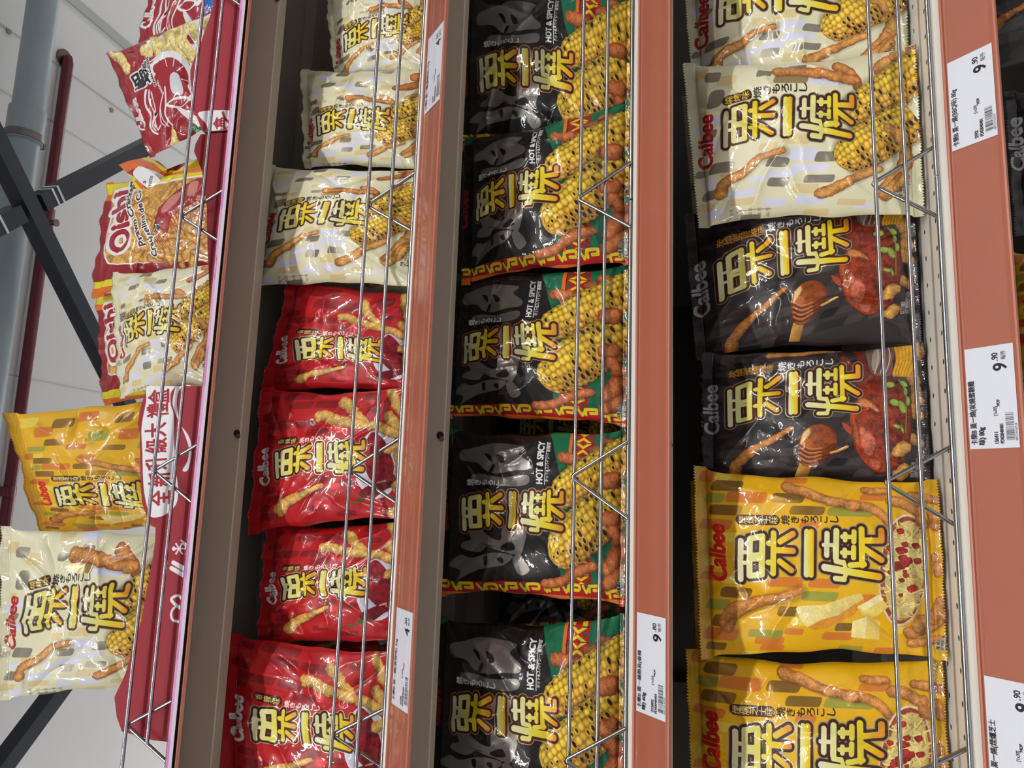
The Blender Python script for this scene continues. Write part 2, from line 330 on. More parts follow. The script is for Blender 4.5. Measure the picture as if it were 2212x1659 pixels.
    def image(s, name):
        im = bpy.data.images.new(name, s.W, s.H, alpha=True); px = np.empty((s.H, s.W, 4), np.float32)
        px[..., :3] = np.clip(s.im[::-1], 0, 1); px[..., 3] = np.clip(s.me[::-1], 0, 1)
        im.alpha_mode = 'CHANNEL_PACKED'; im.pixels.foreach_set(px.ravel()); im.pack(); return im
LOGO = [
 [([(423, 552), (423, 815)], 19), ([(423, 630), (487, 628)], 13), ([(423, 700), (487, 700)], 13),
  ([(487, 535), (487, 788), (572, 776), (572, 512), (487, 535)], 19), ([(487, 650), (572, 640)], 18), ([(487, 675), (572, 672)], 14),
  ([(655, 490), (655, 762)], 20), ([(618, 560), (655, 560)], 19), ([(618, 690), (655, 690)], 19), ([(655, 605), (808, 605)], 20), ([(706, 545), (806, 488)], 20), ([(706, 680), (795, 738)], 20)],
 [([(912, 470), (912, 765)], 19), ([(946, 470), (946, 765)], 19)],
 [([(1063, 478), (1063, 628)], 18), ([(1040, 558), (1130, 558)], 14), ([(1132, 458), (1132, 648)], 20),
  ([(1197, 478), (1197, 520)], 16), ([(1262, 460), (1262, 530)], 17), ([(1176, 497), (1262, 497)], 15),
  ([(1197, 588), (1197, 630)], 16), ([(1262, 568), (1262, 640)], 17), ([(1176, 607), (1262, 607)], 15),
  ([(1316, 440), (1326, 690)], 20), ([(1326, 520), (1464, 516), (1462, 448)], 21), ([(1330, 570), (1464, 648)], 21),
  ([(1050, 712), (1450, 765)], 24), ([(1135, 668), (1185, 676)], 18), ([(1132, 785), (1195, 788)], 18), ([(1240, 692), (1340, 682)], 19), ([(1190, 670), (1215, 740), (1195, 785)], 14)]]

def subs_small(A, pts, size, col, out=None): A.chars('焼きもろこし', pts, size, col, 2.0, out, 2.5)
def net_text(A, x, y0, y1, wt, col, out, size=44, step=42):
    for i, st in enumerate(('淨重：%s克' % wt, 'NET WEIGHT : %sg' % wt, '產品圖片只供參考')):
        L = (y0-y1)*(.55, 1, .85)[i]
        A.text(st, (x+step*i, y0), (x+step*i, y0-L), size*(.85 if i == 1 else .8), col, .6, out, 3)
def widen(q, k):                              # more film on the right-hand side of the pouch
    (a, b, c, d) = [np.array(p, float) for p in q]; return [tuple(a+(a-b)*k), tuple(b), tuple(c), tuple(d+(d-c)*k)]
def seal_lines(A, dark=.93):
    for k in range(9):
        x = int(6+k*5.2); A.im[:, x:x+2] *= dark
        x = A.W-1-int(5+k*4); A.im[:, x-2:x] *= dark
def art_cream(wt, wide=0):
    A = Art(1040, int(800*(1+wide*.8)), (226, 221, 186), widen([(53, 183), (183, 1535), (2174, 1430), (2029, 38)], wide), 3)
    L, O, F = (218, 218, 234), (220, 198, 140), (150, 143, 128)
    for p in [(870, 75, 260, 75), (1060, 915, 240, 90), (1120, 1025, 310, 75), (890, 1085, 240, 72), (290, 1115, 120, 80), (560, 1235, 220, 80), (830, 1325, 190, 70), (1130, 1305, 260, 70), (1250, 335, 300, 60), (340, 600, 110, 80), (320, 780, 120, 60), (330, 1395, 140, 80), (200, 640, 90, 60), (680, 1130, 150, 60), (1000, 170, 200, 60), (1620, 1350, 200, 50)]: A.par(*p, L)
    for p in [(1010, 810, 230, 70), (1085, 1215, 220, 80), (1490, 1325, 260, 50), (560, 1310, 190, 60), (470, 1035, 170, 66), (420, 310, 160, 60), (200, 262, 110, 60), (255, 1335, 150, 70), (770, 850, 160, 60), (1180, 1400, 220, 50), (240, 540, 90, 50), (720, 180, 160, 60)]: A.par(*p, O, al=.85)
    for p in [(310, 282, 130, 54), (335, 430, 130, 120), (385, 985, 210, 90), (850, 985, 190, 80), (860, 1155, 180, 80), (1255, 930, 190, 84), (1200, 1130, 250, 70), (290, 1220, 130, 90), (730, 288, 130, 44), (300, 700, 90, 60), (620, 1440, 160, 50), (1000, 240, 150, 50), (200, 1000, 80, 70)]: A.par(*p, F, metal=.4)
    A.par(950, 332, 280, 52, (190, 162, 112), metal=.5)
    for x, y, c in ((300, 130, L), (520, 60, F), (760, -20, O), (420, -60, L), (640, -120, F), (1010, 40, F), (1180, -40, L), (1350, 60, O), (900, -180, L), (1300, -170, F), (1560, 0, L), (260, -120, O)): A.par(x, y, 190, 66, c, metal=.4 if c is F else 0)
    A.stick([(1500, 60), (1640, 20), (1800, -60)], 46, (205, 128, 60), (150, 72, 28)); A.stick([(1700, -120), (1880, -150), (2000, -240)], 50, (205, 128, 60), (150, 72, 28))
    for P, r in [([(1700, 215), (1790, 165), (1830, 160)], 50), ([(1830, 118), (1990, 92)], 44)]: A.stick(P, r, (214, 158, 84), (160, 92, 40))
    A.poly([(1560, 470), (1740, 330), (1860, 420), (1700, 640), (1560, 680)], (140, 66, 40), noise=.3)
    A.stick([(1330, 225), (1420, 255), (1490, 300), (1515, 345)], 44, (206, 142, 74), (140, 68, 26)); A.stick([(840, 270), (1000, 268), (1200, 288), (1400, 310), (1500, 308)], 44, (208, 144, 74), (148, 74, 28), 38)
    for P, r in [([(1940, 520), (1960, 600), (1930, 660)], 58), ([(1930, 760), (1970, 860), (1940, 960)], 62), ([(1760, 1230), (1850, 1120), (1920, 1000)], 62), ([(1790, 1260), (1880, 1150), (1950, 1050)], 55), ([(1900, 1180), (1960, 1060)], 44)]: A.stick(P, r, (214, 160, 84), (152, 84, 36))
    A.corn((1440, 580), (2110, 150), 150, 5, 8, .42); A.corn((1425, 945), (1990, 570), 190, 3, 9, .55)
    A.stick([(1790, 660), (1850, 690), (1880, 740)], 46, (214, 160, 84), (150, 84, 36))
    A.stick([(375, 1225), (410, 1130), (560, 1050), (690, 940), (800, 915), (895, 895)], 56, (212, 154, 82), (142, 72, 28), 26)
    A.stick([(1215, 1255), (1330, 1215), (1500, 1130), (1640, 1055), (1720, 1010)], 52, (212, 156, 82), (150, 80, 32), 40)
    A.text('Calbee', (306, 962), (312, 552), 175, (178, 26, 36), 7, slant=.14)
    A.line([(428, 455), (585, 420)], 40, (72, 34, 24)); A.chars('燒烤味', [(440, 452), (506, 436), (570, 421)], 66, (236, 206, 70), .8)
    subs_small(A, [(672, 412), (752, 402), (828, 396), (905, 390), (975, 386), (1050, 380)], 74, (38, 26, 26))
    A.logo((400, 428, 1480, 820), 0)
    net_text(A, 1945, 1285, 1055, wt, (50, 42, 40), None, 40, 32)
    for k in range(5): A.chars('每克', [(470+k*75, 1415), (470+k*75, 1380)], 34, (120, 116, 96))
    A.line([(430, 1470), (520, 1395), (640, 1380), (800, 1375)], 2, (90, 86, 70)); seal_lines(A); return A
def art_red():
    A = Art(1040, 800, (186, 26, 32), [(173, 77), (29, 1611), (1707, 1466), (1779, 58)], 5); D, L = (140, 20, 28), (200, 52, 54)
    for p in [(530, 180, 270, 74), (560, 272, 210, 72), (820, 272, 270, 76), (265, 365, 150, 72), (360, 455, 250, 84), (630, 455, 250, 78), (750, 545, 240, 72), (270, 1120, 120, 72), (400, 1215, 310, 84), (230, 1310, 110, 74), (220, 1400, 130, 84), (800, 1020, 230, 62), (1060, 1070, 190, 62), (250, 550, 90, 74), (620, 1520, 210, 62), (1280, 200, 200, 70), (1000, 1400, 220, 60), (700, 1330, 200, 60), (300, 200, 90, 60), (1330, 330, 160, 60), (460, 100, 160, 50)]: A.par(*p, D)
    for p in [(960, 515, 160, 72), (250, 275, 130, 62), (780, 1290, 180, 74), (900, 1105, 160, 62), (1000, 165, 130, 80), (520, 1120, 120, 50)]: A.par(*p, L, metal=.25)
    Y, Z = (222, 178, 96), (176, 122, 50)
    for P, r, r1 in [([(1480, 115), (1540, 230), (1610, 330), (1650, 430)], 50, 50), ([(1490, 390), (1560, 460), (1600, 540)], 46, 50), ([(1640, 220), (1700, 240)], 46, 46)]: A.stick(P, r, Y, Z, r1)
    A.ell(1385, 890, 232, 362, (226, 224, 240), 4); A.ell(1390, 885, 206, 330, (206, 204, 224), 4)
    A.poly([(1230, 760), (1290, 600), (1360, 560), (1480, 680), (1545, 900), (1500, 1090), (1400, 1110), (1300, 1020), (1250, 900)], (150, 14, 30), noise=.45, col2=(124, 10, 24), gdir=(1, .3))
    A.poly([(1160, 1200), (1270, 1120), (1420, 1060), (1540, 990), (1560, 1100), (1440, 1170), (1280, 1270)], (118, 12, 24), noise=.3); A.line([(1390, 1080), (1460, 1060)], 9, (214, 150, 130))
    A.line([(1010, 1300), (1100, 1290), (1175, 1270)], 7, (40, 110, 50)); A.poly([(1160, 1225), (1210, 1275), (1150, 1280)], (36, 100, 46))
    for P, r, r1 in [([(1312, 488), (1400, 500), (1520, 560), (1590, 570)], 46, 46), ([(1500, 725), (1600, 690)], 52, 48), ([(1590, 790), (1600, 880), (1590, 1000)], 44, 40), ([(1560, 1110), (1570, 1170)], 46, 40), ([(1570, 1300), (1600, 1390)], 46, 44), ([(1500, 1400), (1560, 1480), (1590, 1560)], 50, 46), ([(1660, 640), (1690, 760)], 46, 46), ([(985, 255), (1050, 290), (1140, 380), (1220, 440), (1265, 480)], 46, 40), ([(755, 388), (830, 385), (950, 430), (1120, 465), (1240, 482)], 48, 40), ([(345, 1335), (400, 1270), (520, 1210), (660, 1150), (805, 1088)], 52, 18)]: A.stick(P, r, Y, Z, r1)
    A.text('Calbee', (258, 1052), (258, 668), 165, (238, 236, 236), 6, slant=.14)
    A.line([(372, 618), (492, 617)], 34, (58, 24, 20)); A.chars('香辣味', [(375, 618), (432, 618), (488, 618)], 56, (226, 196, 100), .8)
    subs_small(A, [(577, 619), (640, 616), (705, 614), (772, 611), (830, 608), (890, 604)], 62, (240, 234, 232))
    A.logo((333, 640, 1250, 985), 0, (212, 200, 160)); net_text(A, 1625, 1350, 1130, '32', (60, 20, 20), (240, 230, 220), 34, 26)
    seal_lines(A, .86); return A
def tribal(A, x0, x1, y0, y1, vert=True):
    R_, Y_, G_ = (176, 26, 32), (226, 206, 40), (16, 100, 70)
    A.poly([(x0, y0), (x1, y0), (x1, y1), (x0, y1)], R_, smooth=False)
    n = max(1, int((y1-y0)/105)); w = x1-x0
    for k in range(n+1):
        c = y0+105*k+40
        A.poly([(x0+.08*w, c), (x0+.5*w, c-52), (x0+.92*w, c), (x0+.5*w, c+52)], Y_, smooth=False); A.line([(x0+.05*w, c), (x0+.95*w, c)], 3, (30, 24, 20)); A.poly([(x0+.3*w, c), (x0+.5*w, c-26), (x0+.7*w, c), (x0+.5*w, c+26)], R_, smooth=False)
        A.ell(x0+.16*w, c+54, 17, 17, G_); A.ell(x0+.84*w, c+54, 17, 17, G_)
    for x in (x0-12, ): A.line([(x, y0), (x, y1)], 16, (226, 116, 40), smooth=False); A.line([(x+19, y0), (x+19, y1)], 3, (30, 20, 20), smooth=False)
def art_black():
    A = Art(1040, 830, (26, 22, 21), [(90, 75), (51, 1541), (1745, 1651), (1745, 92)], 8)
    for k in range(44):
        a = k/44*2*math.pi; c, s_ = math.cos(a), math.sin(a); A.poly([(700+c*150, 800+s_*150), (700+c*1300-s_*26, 800+s_*1300+c*26), (700+c*1300+s_*26, 800+s_*1300-c*26)], (46, 38, 35), al=.55, smooth=False)
    A.poly([(60, 20), (1200, 60), (1200, 130), (960, 132), (720, 136), (560, 134), (400, 130), (250, 140), (110, 200)], (18, 96, 66))
    A.poly([(960, 100), (1010, 190), (1040, 270), (1075, 380), (1110, 470), (1140, 600), (1150, 900), (1135, 1150), (1118, 1400), (1118, 1660), (1800, 1700), (1800, 60), (1100, 60)], (20, 108, 72), smooth=False)
    for P in [[(240, 330), (330, 300), (480, 250), (640, 250), (790, 270), (745, 330), (842, 400), (830, 455), (700, 470), (560, 500), (450, 480), (380, 420), (250, 400)], [(340, 525), (420, 510), (600, 530), (820, 500), (822, 580), (640, 604), (380, 580)], [(310, 975), (400, 970), (520, 1040), (610, 1050), (620, 960), (700, 870), (830, 860), (820, 990), (720, 1010), (720, 1160), (640, 1150), (540, 1130), (480, 1110), (400, 1165), (270, 1140), (285, 1090), (345, 1060)], [(160, 1295), (260, 1200), (340, 1220), (450, 1180), (560, 1160), (700, 1180), (620, 1260), (480, 1290), (380, 1320), (250, 1400), (215, 1425), (255, 1330)], [(700, 1200), (760, 1180), (842, 1290), (770, 1345), (720, 1300)], [(720, 1020), (830, 980), (800, 1110), (760, 1180), (716, 1160)], [(600, 700), (760, 660), (800, 760), (700, 800)]]:
        A.poly(P, (142, 136, 130), metal=.5)
    for P in [[(430, 340), (480, 350), (500, 410), (470, 390)], [(540, 340), (600, 360), (620, 400), (580, 410)], [(510, 420), (530, 440), (500, 500), (480, 480)], [(380, 1075), (480, 1105), (560, 1110), (440, 1090)], [(440, 1200), (475, 1190), (470, 1260), (445, 1270)], [(565, 1205), (610, 1200), (615, 1245), (580, 1240)], [(600, 1110), (700, 1060), (730, 1120), (640, 1140)]]: A.poly(P, (22, 18, 18))
    tribal(A, 1205, 1410, 60, 470); tribal(A, 1205, 1410, 1080, 1420)
    R_, Y_ = (176, 26, 32), (226, 206, 40)
    A.poly([(40, 1450), (300, 1420), (620, 1400), (1000, 1395), (1400, 1405), (1800, 1440), (1800, 1720), (40, 1720)], R_, smooth=False)
    for k in range(9):
        x = 110+k*190; y = 1470-(20 if 2 < k < 8 else 0)+(25 if k > 7 else 0)
        A.line([(x-60, y+20), (x-60, y-30), (x+30, y-34), (x+30, y+6), (x-20, y+6)], 12, Y_, smooth=k % 2 == 0); A.line([(x+70, y-30), (x+100, y+30), (x+130, y-30)], 10, Y_, smooth=False); A.ell(x+100, y-20, 14, 14, (16, 100, 70))
    A.line([(40, 1540), (900, 1520), (1800, 1560)], 16, (226, 116, 40)); 
    for k in range(24): A.line([(60+k*72, 1590), (96+k*72, 1620), (132+k*72, 1590)], 6, (238, 236, 230), smooth=False)
    mid, rim = (206, 122, 70), (140, 62, 30)
    for P, r in [([(1130, 335), (1230, 355), (1345, 380)], 46), ([(1400, 272), (1500, 285)], 48), ([(1500, 190), (1620, 222)], 42), ([(1650, 640), (1640, 790)], 48)]: A.stick(P, r, mid, rim)
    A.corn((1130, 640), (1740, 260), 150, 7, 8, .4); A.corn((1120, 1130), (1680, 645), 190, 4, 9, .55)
    for P, r in [([(1535, 520), (1610, 500)], 62), ([(1550, 850), (1600, 830)], 62), ([(1590, 960), (1640, 1010)], 60), ([(1570, 1270), (1620, 1160), (1690, 1120)], 62), ([(1540, 1405), (1620, 1340), (1700, 1280)], 52), ([(965, 1412), (1100, 1390), (1250, 1310), (1430, 1250)], 38)]: A.stick(P, r, mid, rim)
    A.text('HOT & SPICY', (952, 566), (948, 212), 74, (240, 238, 236), 3); A.line([(972, 572), (970, 215)], 3, (235, 232, 230)); A.text('ホット&スパイシー 香辣味', (1004, 548), (1000, 216), 38, (235, 232, 230), 1)
    A.text('Calbee', (132, 1020), (132, 630), 150, (140, 28, 34), 5, slant=.14)
    subs_small(A, [(330, 586), (385, 584), (443, 583), (502, 581), (560, 580), (618, 578)], 60, (226, 222, 218))
    A.logo((273, 625, 1155, 985), 0, (214, 160, 96)); net_text(A, 1655, 1480, 1250, '60', (40, 40, 36), (230, 226, 214), 34, 28)
    seal_lines(A, .8); return A
def art_honey():
    A = Art(1040, 790, (52, 44, 45), [(85, 225), (110, 1345), (2174, 1400), (2000, 130)], 11); r = RNG(5)
    for k in range(11):
        for j in range(12):
            x = 170+j*170+60*(k % 2)+r.uniform(-30, 30); y = 240+k*100
            A.par(x, y, r.uniform(130, 210), 68, ((30, 25, 26), (66, 58, 58), (40, 34, 35), (78, 70, 69))[r.integers(4)], skew=.9, al=.8, metal=(0, .3)[r.integers(2)])
    for P, rr in [([(640, 262), (900, 240), (1210, 212)], 32), ([(1210, 140), (1330, 172), (1470, 195)], 34)]: A.stick(P, rr, (200, 140, 70), (140, 80, 30))
    for P, rr in [([(1900, 200), (1960, 260)], 52), ([(1890, 410), (1930, 470)], 56), ([(1950, 540), (1970, 640)], 56), ([(1950, 690), (1980, 760)], 52), ([(1950, 950), (2010, 990)], 52)]: A.stick(P, rr, (205, 152, 84), (140, 88, 40))
    A.ell(1250, 272, 46, 36, (70, 20, 14), 30, noise=.4); A.ell(1400, 250, 60, 44, (82, 26, 16), 40, noise=.4); A.line([(1270, 300), (1390, 420)], 34, (110, 36, 18)); A.line([(1420, 280), (1470, 420)], 40, (104, 32, 18))
    A.poly([(1340, 760), (1400, 620), (1390, 470), (1470, 390), (1620, 420), (1760, 470), (1880, 590), (1930, 800), (1900, 1090), (1800, 1210), (1640, 1250), (1490, 1140), (1390, 990)], (150, 58, 24), col2=(112, 34, 18), gdir=(1, -.4), noise=.5, edge=((72, 22, 14), 9))
    for P, c, a in [([(1430, 620), (1540, 650), (1620, 730), (1540, 700), (1440, 680)], (226, 150, 84), .8), ([(1450, 860), (1540, 900), (1600, 980), (1560, 1100), (1480, 1020)], (214, 120, 96), .75), ([(1380, 760), (1430, 900), (1440, 1000), (1395, 930)], (196, 104, 44), .8), ([(1600, 620), (1720, 700), (1780, 860), (1680, 800)], (170, 62, 28), .7), ([(1660, 900), (1800, 1010), (1850, 1080), (1720, 1050)], (86, 22, 16), .7), ([(1500, 470), (1640, 480), (1700, 560), (1560, 560)], (92, 24, 14), .7), ([(1560, 1120), (1660, 1160), (1640, 1210), (1580, 1190)], (206, 110, 90), .7)]: A.poly(P, c, a, soft=5, noise=.35)
    A.poly([(1275, 820), (1300, 822), (1360, 860), (1365, 915), (1310, 880)], (178, 66, 40))
    A.poly([(1465, 190), (1540, 145), (1700, 165), (1725, 300), (1700, 430), (1560, 425), (1500, 360)], (120, 92, 80), col2=(84, 58, 48), noise=.2)
    for k in range(6): A.line([(1560+k*26, 160), (1585+k*27, 290), (1560+k*25, 415)], 5, ((226, 214, 204), (140, 40, 34))[k % 2], .75)
    A.ell(1570, 290, 40, 110, (190, 176, 166), 10, al=.6)
    for k in range(6): A.poly([(1715+k*36, 170+k*6), (1760+k*36, 165+k*8), (1790+k*30, 300), (1760+k*26, 430), (1720+k*26, 420), (1745+k*30, 300)], (224-k*3, 160+6*(k % 2), 40), noise=.15, edge=((170, 100, 30), 5))
    for x, y, rx, ry, ro in [(1700, 505, 48, 26, 0), (1830, 495, 40, 22, 30), (1760, 655, 52, 28, 15), (1830, 690, 60, 30, 60), (1850, 560, 36, 18, 80), (1800, 850, 46, 16, 15), (1845, 870, 40, 14, 70), (1880, 640, 40, 20, 80)]: A.ell(x, y, rx, ry, (152, 176, 74), ro, noise=.25, edge=((92, 124, 44), 5))
    A.line([(1780, 460), (1850, 560), (1870, 720), (1880, 900)], 5, (120, 140, 60))
    for x, y in [(1840, 1045), (1868, 1245)]: A.stick([(x-14, y+16), (x+24, y-22)], 68, (214, 164, 84), (160, 104, 46))
    # honey dipper
    A.poly([(930, 1140), (1035, 1165), (985, 1300), (880, 1275)], (214, 166, 78), col2=(150, 98, 40), gdir=(.9, .3), noise=.15, smooth=False)
    A.poly([(918, 960), (975, 860), (1090, 824), (1200, 870), (1240, 975), (1190, 1060), (1110, 1140), (1040, 1178), (950, 1150), (912, 1050)], (172, 92, 30), col2=(120, 52, 20), gdir=(1, .2), noise=.35, edge=((92, 40, 14), 7))
    for k in range(4): A.line([(925, 985+k*42), (1010, 1040+k*36), (1130, 1035+k*28), (1220, 985+k*26)], 9, (84, 32, 14), .75); A.line([(935, 968+k*42), (1010, 1020+k*36), (1110, 1018+k*28)], 5, (224, 160, 80), .7)
    A.poly([(950, 900), (1000, 860), (1010, 900), (960, 960), (935, 980)], (240, 212, 140), .8, soft=4); A.ell(1110, 900, 90, 56, (140, 66, 26), 12, noise=.3, al=.8)
    A.line([(1190, 1060), (1260, 1040), (1335, 1012)], 11, (222, 160, 70), r1=14); A.line([(1260, 1034), (1320, 1012)], 4, (250, 236, 190))
    A.stick([(385, 1200), (405, 1120), (520, 1020), (660, 950), (850, 852)], 56, (206, 136, 64), (146, 78, 30), 24)
    A.text('Calbee', (248, 866), (226, 462), 175, (206, 204, 206), 6, slant=.14)
    A.chars('炭燒蜜糖雞味', [(345, 388), (402, 380), (462, 376), (520, 370), (584, 366), (648, 360)], 68, (206, 142, 44), .6)
    subs_small(A, [(748, 352), (826, 346), (905, 340), (982, 332), (1060, 326), (1138, 318)], 74, (232, 230, 230))
    A.logo((313, 368, 1428, 785), -2.5, (200, 182, 140)); net_text(A, 1985, 1290, 1060, '80', (40, 34, 34), (226, 220, 214), 44, 40)
    seal_lines(A, .8); return A
def art_cheese(wt, wide=0):
    A = Art(1040, int(790*(1+wide*.8)), (230, 176, 16), widen([(66, 59), (122, 1605), (2139, 1590), (2009, 150)], wide), 14)
    O, G, F, Lt = (212, 118, 44), (160, 156, 58), (150, 112, 48), (232, 206, 84)
    for p in [(490, 330, 310, 92), (190, 165, 130, 100), (810, 988, 290, 80), (1130, 988, 260, 72), (300, 1415, 270, 92), (680, 1445, 230, 62), (260, 560, 250, 80), (880, 1365, 160, 50), (1240, 1390, 250, 62), (1460, 1095, 150, 62), (240, 975, 210, 70), (700, 1500, 190, 50), (1000, 540, 160, 60), (1640, 1500, 200, 50), (880, 180, 190, 50), (1500, 300, 200, 50)]: A.par(*p, O, al=.9)
    for p in [(245, 345, 160, 78), (1330, 422, 370, 72), (1090, 1088, 290, 72), (280, 1195, 190, 82), (650, 1392, 270, 62), (1350, 1490, 200, 50)]: A.par(*p, G)
    for p in [(340, 242, 240, 88), (820, 327, 270, 78), (980, 422, 280, 72), (330, 442, 260, 84), (420, 1092, 240, 84), (840, 1212, 190, 74), (1290, 1317, 140, 62), (310, 1312, 150, 92), (260, 1510, 160, 60)]: A.par(*p, F, metal=.4)
    for p in [(310, 162, 130, 64), (330, 660, 270, 76), (390, 992, 170, 62), (240, 870, 130, 66), (930, 1285, 150, 60), (1800, 1340, 220, 60), (560, 1560, 200, 50), (300, 760, 120, 60)]: A.par(*p, Lt, al=.9)
    for x, y, c in ((300, 60, G), (520, -20, F), (760, 40, O), (420, -120, O), (640, -180, F), (1010, -60, G), (1180, 60, F), (1350, -60, O), (900, -220, O), (1300, -190, F), (1560, 40, G), (260, -210, Lt)): A.par(x, y, 230, 76, c, metal=.4 if c is F else 0)
    mid, rim = (210, 146, 78), (160, 90, 36)
    for P, r, r1 in [([(1430, 242), (1600, 246)], 30, 30), ([(1640, 320), (1740, 340), (1850, 395)], 46, 50), ([(1800, 270), (1980, 300)], 40, 40), ([(1370, 372), (1480, 382), (1575, 440), (1620, 500)], 44, 34), ([(800, 232), (950, 272), (1150, 335), (1370, 368)], 46, 40), ([(1960, 420), (1990, 520)], 40, 40), ([(1820, 1360), (2000, 1300), (2090, 1200)], 52, 44), ([(1830, 1440), (2050, 1410)], 34, 34), ([(2000, 1250), (2060, 1120)], 50, 44), ([(2000, 760), (2020, 900)], 30, 30)]: A.stick(P, r, mid, rim, r1)
    A.ell(1750, 866, 196, 442, (222, 208, 202), 3); A.ell(1750, 866, 184, 424, (156, 72, 32), 3, noise=.25); A.ell(1760, 870, 158, 395, (206, 170, 84), 3, noise=.3)
    r = RNG(3)
    for k in range(230):
        t = r.uniform(0, 2*math.pi); q = math.sqrt(r.uniform(0, 1)); x, y = 1758+150*q*math.cos(t), 866+385*q*math.sin(t); a = r.uniform(0, math.pi); l = r.uniform(30, 75); c = r.uniform(.84, 1.08)
        A.line([(x-l*math.cos(a), y-l*math.sin(a)*.9), (x+l*math.cos(a)*.2, y+10), (x+l*math.cos(a), y+l*math.sin(a))], r.uniform(6, 9), np.clip(np.array((238, 216, 138))*c, 0, 255), r1=5)
    for k in range(26):
        x, y = 1740+r.normal(0, 70), 800+r.normal(0, 110); w = r.uniform(18, 40); A.poly([(x-w, y-w*.5), (x+w*.6, y-w*.8), (x+w, y+w*.3), (x-w*.3, y+w*.7)], (168, 40, 32), noise=.4, edge=((120, 22, 20), 5))
    A.poly([(1780, 1010), (1840, 985), (1872, 1020), (1810, 1050)], (180, 46, 36), noise=.3)
    A.stick([(1870, 470), (1900, 500)], 46, mid, rim); A.stick([(1890, 1310), (1910, 1270)], 62, (214, 160, 80), rim)
    A.poly([(985, 1325), (1000, 1290), (1240, 1225), (1440, 1095), (1448, 1130), (1365, 1225), (1150, 1330), (1060, 1345)], (222, 146, 44), noise=.1, smooth=False); A.poly([(895, 1190), (920, 1168), (1130, 1150), (1400, 1056), (1424, 1062), (1442, 1096), (1250, 1225), (1110, 1265), (990, 1325), (940, 1270)], (236, 220, 150), noise=.1, smooth=False, col2=(226, 200, 110), gdir=(1, .5))
    for P, c in [([(1390, 1165), (1445, 1232), (1530, 1135)], (244, 226, 150)), ([(1390, 1165), (1560, 1063), (1640, 1158), (1508, 1258), (1440, 1232)], (236, 206, 104)), ([(1392, 1165), (1560, 1063), (1600, 1100), (1450, 1190)], (246, 232, 170)), ([(1358, 1270), (1470, 1238), (1582, 1274), (1576, 1412), (1350, 1396)], (238, 208, 104)), ([(1358, 1270), (1470, 1238), (1466, 1404), (1350, 1396)], (246, 228, 150))]: A.poly(P, c, smooth=False, noise=.08)
    A.stick([(350, 1325), (400, 1245), (560, 1160), (750, 1112), (935, 1048)], 64, (208, 142, 72), (160, 86, 34), 26)
    A.text('Calbee', (350, 1008), (322, 570), 190, (206, 34, 28), 8, slant=.14)
    A.line([(455, 515), (718, 508)], 40, (70, 30, 24)); A.chars('煙燻芝士味', [(468, 516), (527, 514), (588, 512), (650, 510), (712, 508)], 66, (238, 216, 130), .6)
    subs_small(A, [(802, 506), (880, 502), (962, 498), (1040, 494), (1116, 492), (1198, 486)], 76, (52, 34, 24))
    A.logo((436, 545, 1588, 988), 0, (176, 168, 132)); net_text(A, 2060, 1490, 1380, wt, (40, 34, 34), (226, 220, 214), 40, 34)
    seal_lines(A, .85); return A
